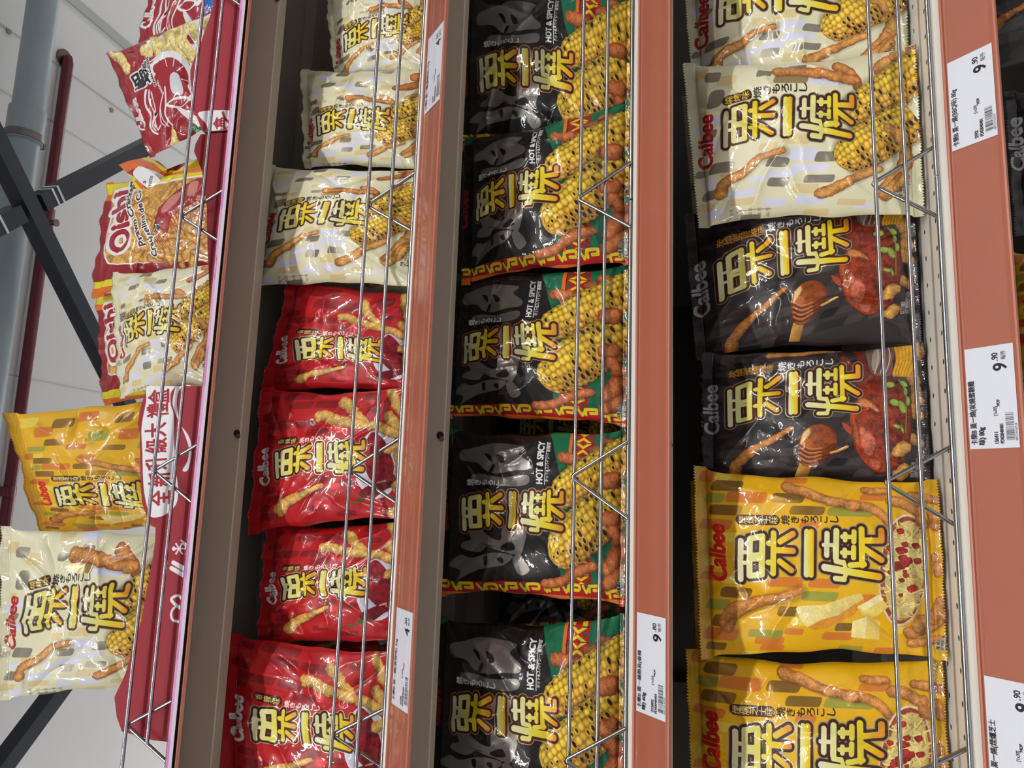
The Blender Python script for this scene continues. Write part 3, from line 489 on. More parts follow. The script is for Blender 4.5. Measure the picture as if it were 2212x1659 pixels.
def art_prawn():
    A = Art(900, 760, (158, 20, 36), [(52, 550), (498, 1612), (1400, 1210), (1210, 50)], 17); W_ = (232, 230, 232)
    A.poly([(480, 480), (760, 300), (1000, 190), (1220, 90), (1290, 300), (1150, 560), (1000, 700), (905, 720), (870, 640), (760, 570), (560, 560)], W_)
    A.poly([(800, 460), (880, 560), (905, 660), (860, 620), (800, 540)], (158, 20, 36)); A.poly([(890, 350), (950, 420), (900, 420)], (158, 20, 36))
    f, g = (238, 220, 150), (208, 176, 92)
    for P, r in [([(125, 562), (200, 610), (262, 690)], 34), ([(420, 545), (482, 560)], 40), ([(545, 470), (590, 560)], 42), ([(620, 480), (720, 530)], 44), ([(680, 360), (760, 350)], 44), ([(700, 400), (790, 500), (860, 640)], 42), ([(800, 420), (900, 520), (950, 590)], 46), ([(930, 300), (1010, 390)], 40), ([(860, 290), (860, 390)], 32), ([(1000, 500), (1060, 400)], 46), ([(1080, 300), (1130, 400)], 40), ([(690, 1390), (690, 1590)], 40), ([(1050, 240), (1150, 190)], 36), ([(1100, 520), (1180, 420)], 40)]: A.stick(P, r, f, g, shade=.2)
    A.poly([(740, 1080), (900, 1180), (1000, 1290), (960, 1330), (820, 1200)], W_); A.poly([(900, 930), (960, 1060), (1050, 1230), (1080, 1050), (980, 880)], (40, 130, 206)); A.chars('天然蝦', [(1000, 1000), (1010, 1070), (1020, 1140)], 66, (238, 236, 238), 1, (40, 60, 160), 5)
    arc = [(520, 760), (560, 680), (640, 610), (740, 590), (830, 640), (880, 740), (895, 860), (870, 970)]
    A.line(arc, 46, W_); A.line([(700, 700), (800, 720), (840, 800), (830, 920), (790, 980)], 56, (158, 20, 36)); A.line([(590, 720), (700, 660), (800, 700), (850, 800), (855, 920)], 44, (160, 18, 34))
    for p, q in [((665, 610), (700, 700)), ((770, 600), (760, 700)), ((850, 690), (800, 750)), ((895, 835), (840, 830))]: A.line([p, q], 4, W_)
    A.poly([(730, 790), (800, 770), (830, 840), (820, 950), (740, 960), (715, 900)], (206, 208, 214)); A.poly([(665, 1080), (720, 1010), (800, 970), (870, 985), (850, 1050), (780, 1100), (700, 1110)], W_); A.poly([(690, 1075), (740, 1020), (850, 1000), (800, 1080)], (158, 20, 36))
    for P, r in [([(455, 920), (450, 1050), (490, 1160), (480, 1260), (520, 1340), (560, 1375)], 9), ([(480, 920), (490, 1050), (530, 1150), (505, 1260), (545, 1340)], 6), ([(500, 940), (540, 1100), (530, 1200), (560, 1330), (585, 1290)], 6), ([(660, 900), (660, 1080), (650, 1200), (700, 1330)], 8), ([(600, 1100), (610, 1220), (650, 1300)], 5), ([(640, 950), (600, 1100), (590, 1250), (620, 1300)], 5), ([(560, 1170), (520, 1240), (540, 1300)], 6), ([(520, 700), (600, 600), (690, 570)], 9), ([(560, 620), (640, 570), (700, 560)], 6), ([(500, 640), (580, 580), (620, 560)], 5)]: A.line(P, r, W_)
    A.ell(545, 1165, 14, 18, (20, 16, 18)); A.ell(930, 1345, 84, 42, (24, 120, 62), 22); A.chars('新', [(900, 1350)], 56, W_, 1); A.chars('品', [(955, 1335)], 56, W_, 1)
    A.chars('蝦', [(405, 790)], 190, (24, 20, 22), 5, W_, 14, -22); A.chars('條', [(445, 665)], 84, (24, 20, 22), 2, W_, 7, -22); A.text('PRAWN CRACKERS', (570, 880), (470, 590), 34, (24, 20, 22), 1.5, W_, 6); A.text('ORIGINAL', (640, 960), (590, 830), 30, W_, 1)
    A.text('Calbee', (440, 1250), (350, 965), 130, W_, 5, slant=.14); seal_lines(A, .85); return A
def art_snack_orange():
    A = Art(900, 760, (150, 24, 36), [(212, 330), (35, 1558), (1500, 1290), (1440, 60)], 21); Y_, O_ = (226, 212, 32), (226, 112, 26)
    for (a, b), c in [((0, .05), O_), ((.05, .12), Y_), ((.12, .17), O_), ((.80, .86), (146, 20, 34)), ((.885, .945), Y_), ((.945, 1.0), O_)]: A.im[int(a*A.H):int(b*A.H)] = np.array(c)/255.
    t = np.arange(A.W)
    for k in range(3): A.im[int((.12+.0*k)*A.H):int(.16*A.H)] = np.array(O_)/255.
    fr = [(195, 1090), (230, 830), (290, 600), (340, 480), (640, 380), (900, 290), (1500, 130), (1500, 1060), (1290, 1090), (650, 1190), (300, 1240), (215, 1215)]
    A.poly(fr, (236, 232, 232), smooth=False); A.poly([(x+(14 if x < 300 else 0), y+(16 if y < 900 and x > 200 else (-14 if y > 1000 else 0))) for x, y in fr], (208, 156, 72), smooth=False, noise=.35)
    r = RNG(4)
    for k in range(70):
        x, y = r.uniform(270, 1480), r.uniform(330, 1160)
        if y < 620-.36*x+60 or y > 1250-.12*x: continue
        a = r.uniform(0, 3.14); c, s_ = math.cos(a), math.sin(a); l = r.uniform(60, 95)
        A.stick([(x-c*l, y-s_*l), (x+c*l, y+s_*l)], r.uniform(34, 46), (224, 178, 96), (160, 92, 36), shade=.4)
        for j in (-3, -1, 1, 3): A.line([(x+c*j*l/4-s_*30, y+s_*j*l/4+c*30), (x+c*j*l/4+s_*30, y+s_*j*l/4-c*30)], 3, (170, 112, 48), .55, smooth=False)
    A.poly([(735, 790), (760, 680), (830, 560), (960, 400), (1100, 290), (1250, 230), (1330, 330), (1200, 460), (1060, 580), (920, 700), (860, 820), (800, 900), (790, 830)], (158, 38, 44), noise=.3, edge=((110, 14, 26), 6)); A.poly([(830, 640), (900, 480), (1020, 400), (990, 520), (880, 640)], (214, 150, 140), .8, soft=4); A.poly([(1100, 300), (1200, 270), (1180, 400), (1090, 420)], (222, 170, 150), .7, soft=4)
    for k in range(13): A.line([(860+k*36, 700-k*30), (900+k*34, 780-k*22), (930+k*34, 840-k*16)], 7, (170, 40, 44), r1=2)
    for k in range(5): A.line([(740, 800), (690+k*20, 900), (740+k*40, 1010)], 3, (150, 40, 36))
    A.ell(750, 795, 26, 34, (24, 18, 18)); A.ell(744, 786, 8, 10, (240, 240, 240))
    A.text('Oishi', (440, 1055), (440, 440), 250, (156, 16, 34), 12, (238, 234, 234), 34); A.text('Prawn Crackers', (605, 985), (420, 330), 80, (24, 20, 24), 3, (238, 234, 234), 12); A.text('Craquelins de Crevette', (742, 1105), (500, 180), 66, (24, 20, 24), 2.5, (238, 234, 234), 11)
    seal_lines(A, .9); return A
def art_card(lines, code, number, price, cents, unit='每件'):
    A = Art(560, 270, (226, 228, 238), None, 31)     # upright card, read left to right
    def t(st, x, y, h, col=(34, 32, 38), b=0, cond=.8):
        tr = text_tris(st); w = (tr[..., 0].max()-tr[..., 0].min())*h*cond; A.text(st, (x, y), (x+w, y), h, col, b)
    t(lines[0], 22, 42, 40, b=1.3)
    if lines[1]: t(lines[1], 22, 84, 40, b=1.8)
    t(code, 26, 160, 29, b=1.4); t(number, 26, 190, 26, b=1.4); t('[1x20]', 176, 160, 24, b=.8); t('MOP', 226, 178, 22, b=1.2)
    r = RNG(len(number)+len(lines[0])); x = 40
    while x < 190:
        w = r.integers(1, 5); A.im[204:248, x:x+w] = .12; x += w+r.integers(1, 5)
    t('4892234160524', 36, 264, 18)
    t(price, 420, 228, 104, (22, 22, 26), 2.5, .85); t(cents, 474, 184, 48, (22, 22, 26), 1.2); t(unit, 476, 226, 32, (60, 60, 70), .5)
    return A

def art_carton():
    A = Art(420, 1000, (150, 22, 40), [(165.8, 828.1), (70.7, 1592.2), (387.8, 1629.9), (464.5, 828.5)], 41)
    f = lambda P: [(240+x/3.95, 820+y/3.95) for x, y in P]; W_ = (232, 230, 234)
    A.poly(f([(330, 40), (560, 30), (520, 120), (520, 230), (545, 330), (545, 560), (555, 800), (575, 960), (560, 1110), (470, 1205), (360, 1230), (320, 1160), (285, 960), (275, 640), (270, 430), (310, 200)]), W_)
    A.poly(f([(575, 30), (640, 30), (585, 110), (570, 230), (585, 370), (545, 270), (535, 180)]), W_); A.poly(f([(610, 430), (670, 520), (690, 640), (660, 810), (612, 818), (655, 730), (665, 620), (640, 520)]), W_)
    A.k = 2.0
    for c, p in zip('盒禮大級升新全', [(440, 145), (430, 270), (412, 450), (415, 590), (415, 745), (440, 890), (445, 1055)]):
        A.chars(c, f([p]), 34, (160, 24, 40), .8)
    A.line([(371, 1242), (398, 1258)], 3, W_, r1=3.4); A.line([(375, 1230), (402, 1246)], 3, W_, r1=3.4)
    A.line([(391, 1307), (386, 1301), (377, 1303), (371, 1308), (373, 1314), (380, 1321), (389, 1327), (397, 1335)], 1.7, W_, r1=2.6); A.line([(388, 1357), (374, 1353), (370, 1342), (373, 1331), (380, 1324)], 2.0, W_, r1=1.4)
    for a in range(6):
        t = a*math.pi/3; A.line([(387, 1200), (387+11*math.cos(t), 1200+11*math.sin(t))], 1.1, W_); A.ell(387+12*math.cos(t), 1200+12*math.sin(t), 2.2, 2.2, W_)
    A.ell(387, 1200, 4, 4, W_); A.ell(376, 1200, 4, 5, W_); A.line([(396, 1188), (404, 1200), (402, 1212)], 1.6, W_); A.line([(392, 1182), (402, 1190)], 1.2, W_)
    return A
def art_carton_end():
    A = Art(420, 1000, (156, 26, 44), [(365.1, -130.8), (310.7, 337.8), (512.9, 323.4), (558.9, -157.9)], 43); W_ = (232, 228, 232)
    A.poly([(432, 245), (520, 246), (520, 290), (460, 288), (446, 270)], W_); A.line([(482, 246), (486, 258), (496, 268)], 2.4, (156, 26, 44)); A.chars('盒', [(474, 266)], 26, (156, 26, 44), .8); A.chars('裝', [(484, 284)], 18, (156, 26, 44), .5)
    A.line([(507, -8), (512, 10), (521, 22)], 2.4, W_); return A
def art_pink_strip():
    A = Art(1600, 96, (226, 158, 206), None, 51); A.im[50:] = np.array((206, 202, 214))/255.; A.im[48:52] = .93  # pale half paints the clear plastic's whitish reflection onto the paper
    for k in range(9):
        x = 90+k*180; A.ell(x, 24, 13, 10, (196, 70, 130)); A.ell(x, 22, 8, 6, (226, 158, 206)); A.poly([(x+60, 2), (x+100, 2), (x+100, 46), (x+60, 46)], (206, 132, 186), smooth=False)
    return A
def art_flap():
    A = Art(480, 215, (146, 22, 36), [(300, 30), (300, 460), (1260, 460), (1260, 30)], 61); Y_, O_, W_ = (226, 214, 34), (222, 104, 28), (230, 230, 232)
    A.poly([(300, 150), (430, 85), (660, 40), (860, 190), (820, 270), (640, 170), (500, 170), (380, 230)], O_, smooth=False); A.poly([(560, 60), (660, 40), (860, 180), (850, 230), (700, 110)], Y_, smooth=False)
    A.poly([(430, 220), (500, 260), (660, 460), (560, 460)], Y_, smooth=False); A.poly([(500, 300), (560, 300), (680, 460), (640, 470)], O_, smooth=False)
    A.poly([(490, 240), (545, 150), (640, 170), (815, 245), (835, 350), (730, 425), (640, 380)], W_)
    A.poly([(840, 240), (900, 180), (1010, 190), (1120, 90), (1200, 70), (1260, 200), (1100, 260), (960, 300), (840, 300)], O_, smooth=False); A.poly([(850, 230), (900, 185), (960, 200), (1110, 90), (1200, 72), (1240, 150), (1060, 240), (960, 215)], Y_, smooth=False)
    A.poly([(850, 130), (1000, 90), (1080, 100), (960, 190), (880, 180)], (120, 24, 34)); A.poly([(830, 320), (950, 295), (940, 320), (840, 345)], W_)
    A.text('vette', (680, 370), (705, 255), 58, (40, 36, 44), 1); A.text('s', (625, 335), (632, 305), 58, (40, 36, 44), 1); A.text('es', (730, 400), (735, 360), 46, (40, 36, 44), 1); return A

# ------------------------------------------------------------------ materials
M_wire = mat('chrome_wire', (176, 176, 180), .14, 1, .03, 6); M_white = mat('white_enamel', (226, 222, 212), .38, 0, .04, 12, coat=.2)
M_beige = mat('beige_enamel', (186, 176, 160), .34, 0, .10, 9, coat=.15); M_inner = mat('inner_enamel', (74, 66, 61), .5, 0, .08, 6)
M_orange = mat('salmon_plastic', (178, 104, 80), .33, 0, .07, 26, coat=.3); M_clear = clear_mat('clear_plastic')
M_dark = mat('dark_steel', (28, 33, 46), .42, 0, .15, 8); M_tape = mat('white_tape', (226, 226, 230), .5)
M_grey = mat('grey_pipe_paint', (150, 162, 168), .4, 0, .12, 5); M_red = mat('red_pipe_paint', (98, 16, 32), .35, 0, .12, 9); M_brass = mat('sprinkler_metal', (120, 100, 90), .35, 1)
M_ceil = mat('ceiling_paint', (220, 219, 218), .8, 0, .05, 1.3); M_floor = mat('floor_tile', (172, 173, 175), .3, 0, .06, 2); M_wall = mat('wall_paint', (192, 192, 192), .8, 0, .04, 2)
M_board = mat('red_board', (132, 15, 31), .5, 0, .10, 14, spec=.2); M_card_in = mat('dark_red_board', (122, 22, 40), .5, 0, .08, 14); M_edge = mat('paper_edge', (206, 196, 184), .8); M_rust = mat('stain', (158, 140, 124), .9, 0, .3, 80)
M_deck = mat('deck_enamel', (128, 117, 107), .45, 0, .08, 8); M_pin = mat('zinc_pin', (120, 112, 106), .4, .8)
# ------------------------------------------------------------------ room
struct(MB().box((-7, -5, -.1), (7, 9, 0)).build('floor', M_floor)); struct(MB().box((-7, -5, 3.80), (7, 9, 3.90)).build('ceiling', M_ceil))
struct(MB().box((-7, 9, 0), (7, 9.1, 3.80)).build('wall_back', M_wall))
M_seam = mat('seam_paint', (192, 191, 190), .7); M_cover = mat('seam_cover_paint', (176, 178, 176), .6)
struct(MB().box((1.897, -5, 3.792), (1.938, 9, 3.80)).build('trim_1', M_cover)); struct(MB().box((1.618, -5, 3.797), (1.624, 9, 3.80)).build('trim_2', M_seam)); struct(MB().box((1.385, -5, 3.798), (1.390, 9, 3.80)).build('trim_3', M_seam)); struct(MB().box((.38, -5, 3.798), (.385, 9, 3.80)).build('trim_4', M_seam))
for k, (x, y) in enumerate(((1.613, 2.026), (1.591, 2.543))):
    m = MB(); m.tube([(x, y, 3.80), (x, y, 3.796), (x, y, 3.795)], .010, 12); tag(m.build('ceiling_anchor', M_rust), ('small rusty fixing disc on the ceiling beyond the thick grey pipe', 'small rusty fixing disc on the ceiling near the red prawn cracker bag')[k], 'fixing', 'fixing discs along the ceiling seam')
# ------------------------------------------------------------------ pipes and lattice under the ceiling
t = thing('drain_pipe', (1.2, 2.012, 3.65), 'thick grey drain pipe running under the ceiling above the top shelf', 'pipe')
rel(t, MB().tube([(-6.9, 2.012, 3.65), (6.9, 2.012, 3.65)], .05, 28).build('pipe', M_grey, smooth=True)); m = MB().tube([(1.165, 2.012, 3.65), (1.285, 2.012, 3.65)], .058, 28); rel(t, m.build('coupling', M_grey, smooth=True))
m = MB().tube([(1.170, 2.012, 3.65), (1.195, 2.012, 3.65)], .062, 28); m.box((1.172, 2.060, 3.63), (1.192, 2.085, 3.67)); m.tube([(1.182, 2.012, 3.71), (1.182, 2.012, 3.80)], .005, 8); rel(t, m.build('hanger_clamp', M_pin, smooth=True))
t = thing('sprinkler_pipe', (.9, 2.27, 3.775), 'thin dark red sprinkler pipe with a small sprinkler head', 'pipe')
rel(t, MB().tube([(-6.9, 2.256, 3.775), (1.636, 2.271, 3.775), (1.656, 2.271, 3.779), (1.660, 2.271, 3.80)], .0200, 18).build('pipe', M_red, smooth=True))
rel(t, MB().tube([(.91, 2.264, 3.775), (1.03, 2.264, 3.775)], .029, 18).build('tee_fitting', M_red, smooth=True)); m = MB(); m.tube([(.9725, 2.264, 3.755), (.9725, 2.264, 3.730)], .010, 12); m.tube([(.9725, 2.264, 3.725), (.9725, 2.264, 3.721)], .014, 14); m.tube([(.9725, 2.264, 3.735), (.9725, 2.264, 3.723)], .006, 8); rel(t, m.build('sprinkler_head', M_brass, smooth=True))
m = MB(); m.tube([(-.038, 2.260, 3.79), (-.038, 2.260, 3.80)], .006, 10); m.tube([(-.055, 2.260, 3.775), (-.020, 2.260, 3.775)], .028, 16); rel(t, m.build('hanger', M_red, smooth=True))
m = MB(); m.tube([(1.660, 2.271, 3.799), (1.660, 2.271, 3.790)], .036, 16); rel(t, m.build('ceiling_flange', M_brass, smooth=True))
def beam(name, a, b, label, marks=()):
    a, b = Vector(a), Vector(b); d = (b-a).normalized(); n = Vector((-d.y, d.x, 0)); h = .027; t = thing(name, tuple((a+b)/2), label, 'beam', 'black lattice beams under the ceiling')
    def bar(p, q, h, e=0):
        m = MB(); v = [p+n*sx*h+Vector((0, 0, sz*h)) for p in (p, q) for sx, sz in ((-1, -1), (1, -1), (1, 1), (-1, 1))]
        return m.add(v, [(0, 1, 2, 3), (7, 6, 5, 4), (0, 4, 5, 1), (1, 5, 6, 2), (2, 6, 7, 3), (3, 7, 4, 0)])
    rel(t, bar(a, b, h).build('bar', M_dark))
    for k in marks:
        p = a+d*k; rel(t, bar(p, p+d*.008, h+.0015).build('joint_tape', M_tape))
    return t
nd = Vector((.860, 1.8775, 3.45)); dA = Vector((-.7288, .6848, 0)); dB = Vector((.6822, .7312, 0))
beam('lattice_beam', nd-dA*1.6, nd+dA*4.2, 'black beam running past the red pipe down to the prawn cracker bags')
beam('lattice_beam', nd+dB*.045, nd+dB*3.2, 'black beam from the lattice joint toward the red prawn bags', (.05, .075))
beam('lattice_beam', nd-dB*3.0, nd-dB*.045, 'short black beam stub at the picture edge beside the lattice joint', (2.86,))
nc = Vector((-.160, 2.806, 3.45)); beam('lattice_beam', nc-dB*2.6, nc-dB*.05, 'black beam behind the cream bag at the open end of the top shelf')
# ------------------------------------------------------------------ gondola
YS = (.7814, .7676, .80, .7783, .79); ZS = (1.9927, 1.7355, 1.49, 1.1824, .875)
X0, X1 = -.72, 1.22; TH, LS = .7397, .0519
CT, ST = math.cos(TH), math.sin(TH); BACK = 1.235
t = thing('gondola_frame', (.3, BACK, 0), 'beige steel back panel and posts carrying the snack shelves', 'shelving')
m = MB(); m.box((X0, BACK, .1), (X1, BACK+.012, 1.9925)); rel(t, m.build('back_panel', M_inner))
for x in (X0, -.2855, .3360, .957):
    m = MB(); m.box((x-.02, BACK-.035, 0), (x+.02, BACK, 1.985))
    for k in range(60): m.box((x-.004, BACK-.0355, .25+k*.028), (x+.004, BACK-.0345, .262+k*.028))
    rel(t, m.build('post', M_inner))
m = MB(); m.box((X0, .80, 0), (X1, BACK+.012, .1)); rel(t, m.build('plinth', M_beige))
WHICH = ('topmost', 'second', 'third', 'fourth', 'lowest')
ITEMS = ('red gift cartons and mixed snack bags', 'small cream and red snack bags', 'black and green hot and spicy bags', 'big cream, dark brown and yellow bags', 'bags half hidden under the price rail')
def pt(k, s, up):                            # a point of shelf k's slanting rail: s down the slope, up off its face
    return (YS[k]-.006-s*CT-up*ST, ZS[k]-.0067-s*ST+up*CT)
for k in range(5):
    Y, Z = YS[k], ZS[k]
    t = thing('metal_shelf', (.25, Y+.2, Z-.05), 'steel shelf, %s from above, holding %s' % (WHICH[k], ITEMS[k]), 'shelf', 'shelves of the snack gondola')
    m = MB()
    if k == 3:                               # perforated front of the deck
        rows = ((.7996, .0125), (.8333, .0125)); p = .0295; d = p/2; ylo = [.7996-d, .8333-.0175, .8333+d]
        def cell(cx, cy, hx, y0, y1, r=.0031):
            o = [(cx-hx, y0), (cx, y0), (cx+hx, y0), (cx+hx, cy), (cx+hx, y1), (cx, y1), (cx-hx, y1), (cx-hx, cy)]
            q = [(cx+r*math.cos(a), cy+r*math.sin(a)) for a in [math.radians(g) for g in (225, 270, 315, 0, 45, 90, 135, 180)]]
            v = [(x, y, Z) for x, y in o]+[(x, y, Z) for x, y in q]+[(x, y, Z-.0007) for x, y in q]
            m.add(v, [(i, (i+1) % 8, 8+(i+1) % 8, 8+i) for i in range(8)]+[(8+i, 8+(i+1) % 8, 16+(i+1) % 8, 16+i) for i in range(8)])
        n = int((X1-X0)/p)
        for i in range(n):
            cx = X0+p*(i+.5)+((-.0281-X0) % p-p/2)
            for cy, y0, y1 in ((.7996, .7996-.0125, .8160), (.8333, .8160, .8500)): cell(cx, cy, p/2, y0, y1)
        m.box((X0, Y-.003, Z-.004), (X1, .7871, Z)); m.box((X0, .8500, Z-.004), (X1, BACK-.036, Z))
    else:
        m.box((X0, Y-.003, Z-.004), (X1, BACK-.036, Z))
    m.box((X0, .930, Z-.022), (X1, .948, Z-.0045)); m.box((X0, 1.05, Z-.030), (X1, 1.07, Z-.0045))
    for xa, xb in ((X0+.021, -.3065), (-.2645, .3150), (.3570, .9360), (.9780, X1)): m.box((xa, BACK-.0365, Z-.004), (xb, BACK-.0005, Z))
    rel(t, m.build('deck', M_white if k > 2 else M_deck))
    if k == 3: rel(t, MB().box((X0, .7871, Z-.016), (X1, .8500, Z-.014)).build('hole_shade_plate', M_dark))  # dark plate added under the perforations to colour in the shade of the holes
    m = MB(); m.prism_x([(Y-.003, Z), (Y-.006, Z-.0012), (Y-.0065, Z-.0070), (Y-.003, Z-.0075)], X0, X1); rel(t, m.build('nose_edge', M_white))
    yl = Y+.0144; m = MB(); m.prism_x([(yl, Z-.0045), (yl-.0012, Z-.0045), (yl-.0012, Z-.043), (yl, Z-.044), (yl+.016, Z-.044), (yl+.016, Z-.0428), (yl+.0012, Z-.0426)], X0, X1); rel(t, m.build('front_lip', M_beige))
    for x in (.0615, .6325):
        m = MB(); m.tube([(x, yl+.003, Z-.0405), (x, yl-.0035, Z-.0415)], .0028, 12); rel(t, m.build('pin', M_pin, smooth=True)); m = MB(); m.tube([(x+.004, yl+.0005, Z-.039), (x+.004, yl-.0016, Z-.039)], .0042, 14); rel(t, m.build('pin_hole', M_dark, smooth=True))
    if k == 4: continue
    rl = thing('price_rail', (.25, Y-.03, Z-.03), 'salmon plastic price rail on the shelf holding %s' % ITEMS[k], 'price rail', 'salmon price rails')
    prof = [pt(k, s, u) for s, u in ((0, 0), (0, .0034), (.0012, .0040), (.0026, .0034), (.0032, .0012), (.0052, .0010), (.0056, .0014), (.0062, .0014), (.0066, .0010), (LS-.0066, .0010), (LS-.0062, .0013), (LS-.0056, .0013), (LS-.0052, .0010), (LS-.0040, .0012), (LS-.0036, .0022), (LS-.0016, .0026), (LS, .0020), (LS, -.0012), (.002, -.0012))]
    rel(rl, MB().prism_x(prof, X0, X1).build('backing', M_orange))
    cv = [pt(k, s, u) for s, u in ((.0034, .0024), (.0034, .0028), (LS*.5, .0030), (LS-.0040, .0024), (LS-.0040, .0020), (LS*.5, .0026))]
    o = MB().prism_x(cv, X0, X1).build('clear_cover', M_clear, smooth=True); rel(rl, o)
# pink paper strip in the topmost rail
v = [(x, *pt(0, s, .0049)) for x in (X0, X1) for s in (-.001, LS*.84)]+[(x, *pt(0, s, .0046)) for x in (X0, X1) for s in (-.001, LS*.84)]
tag(mesh_obj('paper_strip', v, [(0, 1, 3, 2), (4, 6, 7, 5), (0, 4, 5, 1), (2, 3, 7, 6), (0, 2, 6, 4), (1, 5, 7, 3)], print_mat('pink_paper', art_pink_strip(), .6, 0, 0, foil=False), uvs=[(0, 1), (0, 0), (1, 1), (1, 0)]*2), 'pink paper strip with rings tucked in the topmost price rail', 'paper strip')
# price cards
CARDS = [(1, .4805, ('卡樂B 粟一燒(燒烤味) 32g', ''), '6690', 'FD02040401', '4', '.50', 'white 4.50 price card on the rail below the small cream bags'),
 (1, -.1635, ('卡樂B 粟一燒(香辣味) 32g', ''), '6698', 'FD02040401', '4', '.50', 'white 4.50 price card under the small red chilli bags'),
 (2, -.1575, ('卡樂B 粟一燒熱浪(香辣', '味) 60g'), '222802', 'FD02040401', '9', '.80', 'white 9.80 price card under the black hot and spicy bags'),
 (3, .4035, ('卡樂B 粟一燒(BBQ味) 80g', ''), '5592', 'FD02040401', '9', '.90', 'white 9.90 price card under the big cream barbecue bag'),
 (3, .1070, ('卡樂B 粟一燒(炭燒蜜糖雞', '味) 80g'), '156411', 'FD02040401', '9', '.90', 'white 9.90 price card under the dark brown honey chicken bag'),
 (3, -.1900, ('卡樂B 粟一燒(煙燻芝士', '味) 80g'), '156412', 'FD02040401', '9', '.90', 'white price card under the yellow cheese bags, cut by the picture corner')]
for k, xc, lines, code, num, pr, ce, lab in CARDS:
    a, b = xc-.0475, xc+.0475; v = [(x, *pt(k, s, u)) for u in (.0026, .0022) for x, s in ((a, .0052), (b, .0052), (b, .0500), (a, .0500))]
    v = [(x, *pt(k, s, u)) for u in (.0019, .0016) for x, s in ((a, .0045), (b, .0045), (b, LS-.0048), (a, LS-.0048))]
    tag(mesh_obj('price_card', v, [(3, 2, 1, 0), (4, 5, 6, 7), (0, 1, 5, 4), (1, 2, 6, 5), (2, 3, 7, 6), (3, 0, 4, 7)], print_mat('price_card', art_card(lines, code, num, pr, ce), .5, .1, 0, foil=False), uvs=[(0, 1), (1, 1), (1, 0), (0, 0)]*2), lab, 'price card', 'price cards in the rails')
# wire fences
APEX = [((.6669, .6221, .705), (.3384, .3019, .3721), (.0180, -.0207, .0531), (-.2709, -.3076, -.2367)), ((.6669, .63, .70), (.3344, .2990, .3725), (.0244, -.0107, .0626), (-.2537, -.2790, -.2209)),
 ((.66, .62, .70), (.3397, .3036, .3800), (.0248, -.0166, .0640), (-.2615, -.2943, -.2255)), ((.66, .62, .70), (.3335, .2956, .3700), (.0271, -.0110, .0627), (-.2450, -.281, -.2105))]
for k in range(4):
    Y, Z = YS[k]+.0025, ZS[k]+.0025; h1, h2 = .0576, .0288
    t = thing('wire_fence', (.25, Y, Z), 'chrome wire fence in front of the %s' % ITEMS[k], 'wire fence', 'chrome shelf fences')
    end = (-.62, -.62, -.62, -.62)[k]
    rel(t, MB().tube([(end, Y, Z+h1), (X1, Y, Z+h1)], .0021, 12).build('top_wire', M_wire, smooth=True))
    me_ = (-.2870, -.2835, -.60, -.60)[k]
    rel(t, MB().tube([(me_, Y, Z+h2), (X1, Y, Z+h2)], .0021, 12).build('middle_wire', M_wire, smooth=True))
    rel(t, MB().tube([(.3372, Y, Z), (X1, Y, Z)], .0026, 12).build('base_wire', M_wire, smooth=True)); rel(t, MB().tube([(end, Y-.0008, Z), (.3352, Y-.0008, Z)], .0026, 12).build('base_wire', M_wire, smooth=True))
    yo = Y-.0042 if k == 2 else Y+.0042
    for ax, lx, rx in APEX[k]:
        top = Z+h1+.003; a, b, c = Vector((lx, yo, Z)), Vector((ax, yo, top)), Vector((rx, yo, Z)); P = [a]
        for q in (0, .25, .5, .75, 1):
            p = a.lerp(b, .94); r_ = c.lerp(b, .94); P.append(p*(1-q)**2+b*2*q*(1-q)+r_*q*q)
        P.append(c); rel(t, MB().tube(P, .0021, 10).build('brace', M_wire, smooth=True))
# ------------------------------------------------------------------ cartons on the topmost shelf
def carton(pts, x0, x1, art, label, depth=.30, zt=2.19, inner=True):
    z0 = ZS[0]+.001; t = thing('display_carton', ((x0+x1)/2, .80, z0), label, 'carton', 'red cartons used as trays')
    out = [(x1, z0)]+list(pts)+[(x0, z0)]; n = len(out); xa, xb, za = art[1]
    v = [(x, .800, z) for x, z in out]+[(x, .8022, z) for x, z in out]; f = [tuple(range(n)), tuple(range(n, 2*n))[::-1]]+[(i, n+i, n+(i+1) % n, (i+1) % n) for i in range(n)]
    uv = [((ZT-z)/(ZT-1.9927), (x-xa)/(xb-xa)) for x, _, z in v for ZT in (za,)]
    o = mesh_obj('front_panel', v, f, None, uvs=uv, mats=[art[0], M_card_in, M_edge], fmat=[0, 1]+[2]*n); rel(t, o)
    for x in (x0, x1):
        s = 1 if x == x0 else -1; zh = (pts[-1] if x == x0 else pts[0])[1]; m = MB(); m.add([(q, y, z) for q in (x, x+s*.002) for y, z in ((.8022, z0), (.80+depth, z0), (.80+depth, z0+.05), (.86, zh), (.8022, zh))], [(0, 1, 2, 3, 4), (9, 8, 7, 6, 5)]+[(i, i+5, (i+1) % 5+5, (i+1) % 5) for i in range(5)]); rel(t, m.build('side_panel', M_board))
    rel(t, MB().box((x0+.002, .8022, z0), (x1-.002, .80+depth, z0+.002)).build('bottom_panel', M_card_in)); rel(t, MB().box((x0+.002, .80+depth-.002, z0), (x1-.002, .80+depth, z0+.05)).build('back_panel', M_card_in))
    return t
P3 = [(.1227, 2.0869), (.0924, 2.0936), (.0756, 2.0943), (.0619, 2.0898), (.0177, 2.0836), (-.0191, 2.077), (-.0338, 2.0694), (-.0467, 2.0614), (-.0497, 2.0541), (-.0655, 2.0528), (-.0823, 2.0533), (-.1201, 2.0568), (-.1576, 2.0603), (-.1816, 2.0654), (-.2198, 2.0742), (-.246, 2.0852), (-.2671, 2.0793), (-.2825, 2.0704), (-.2882, 2.0287)]
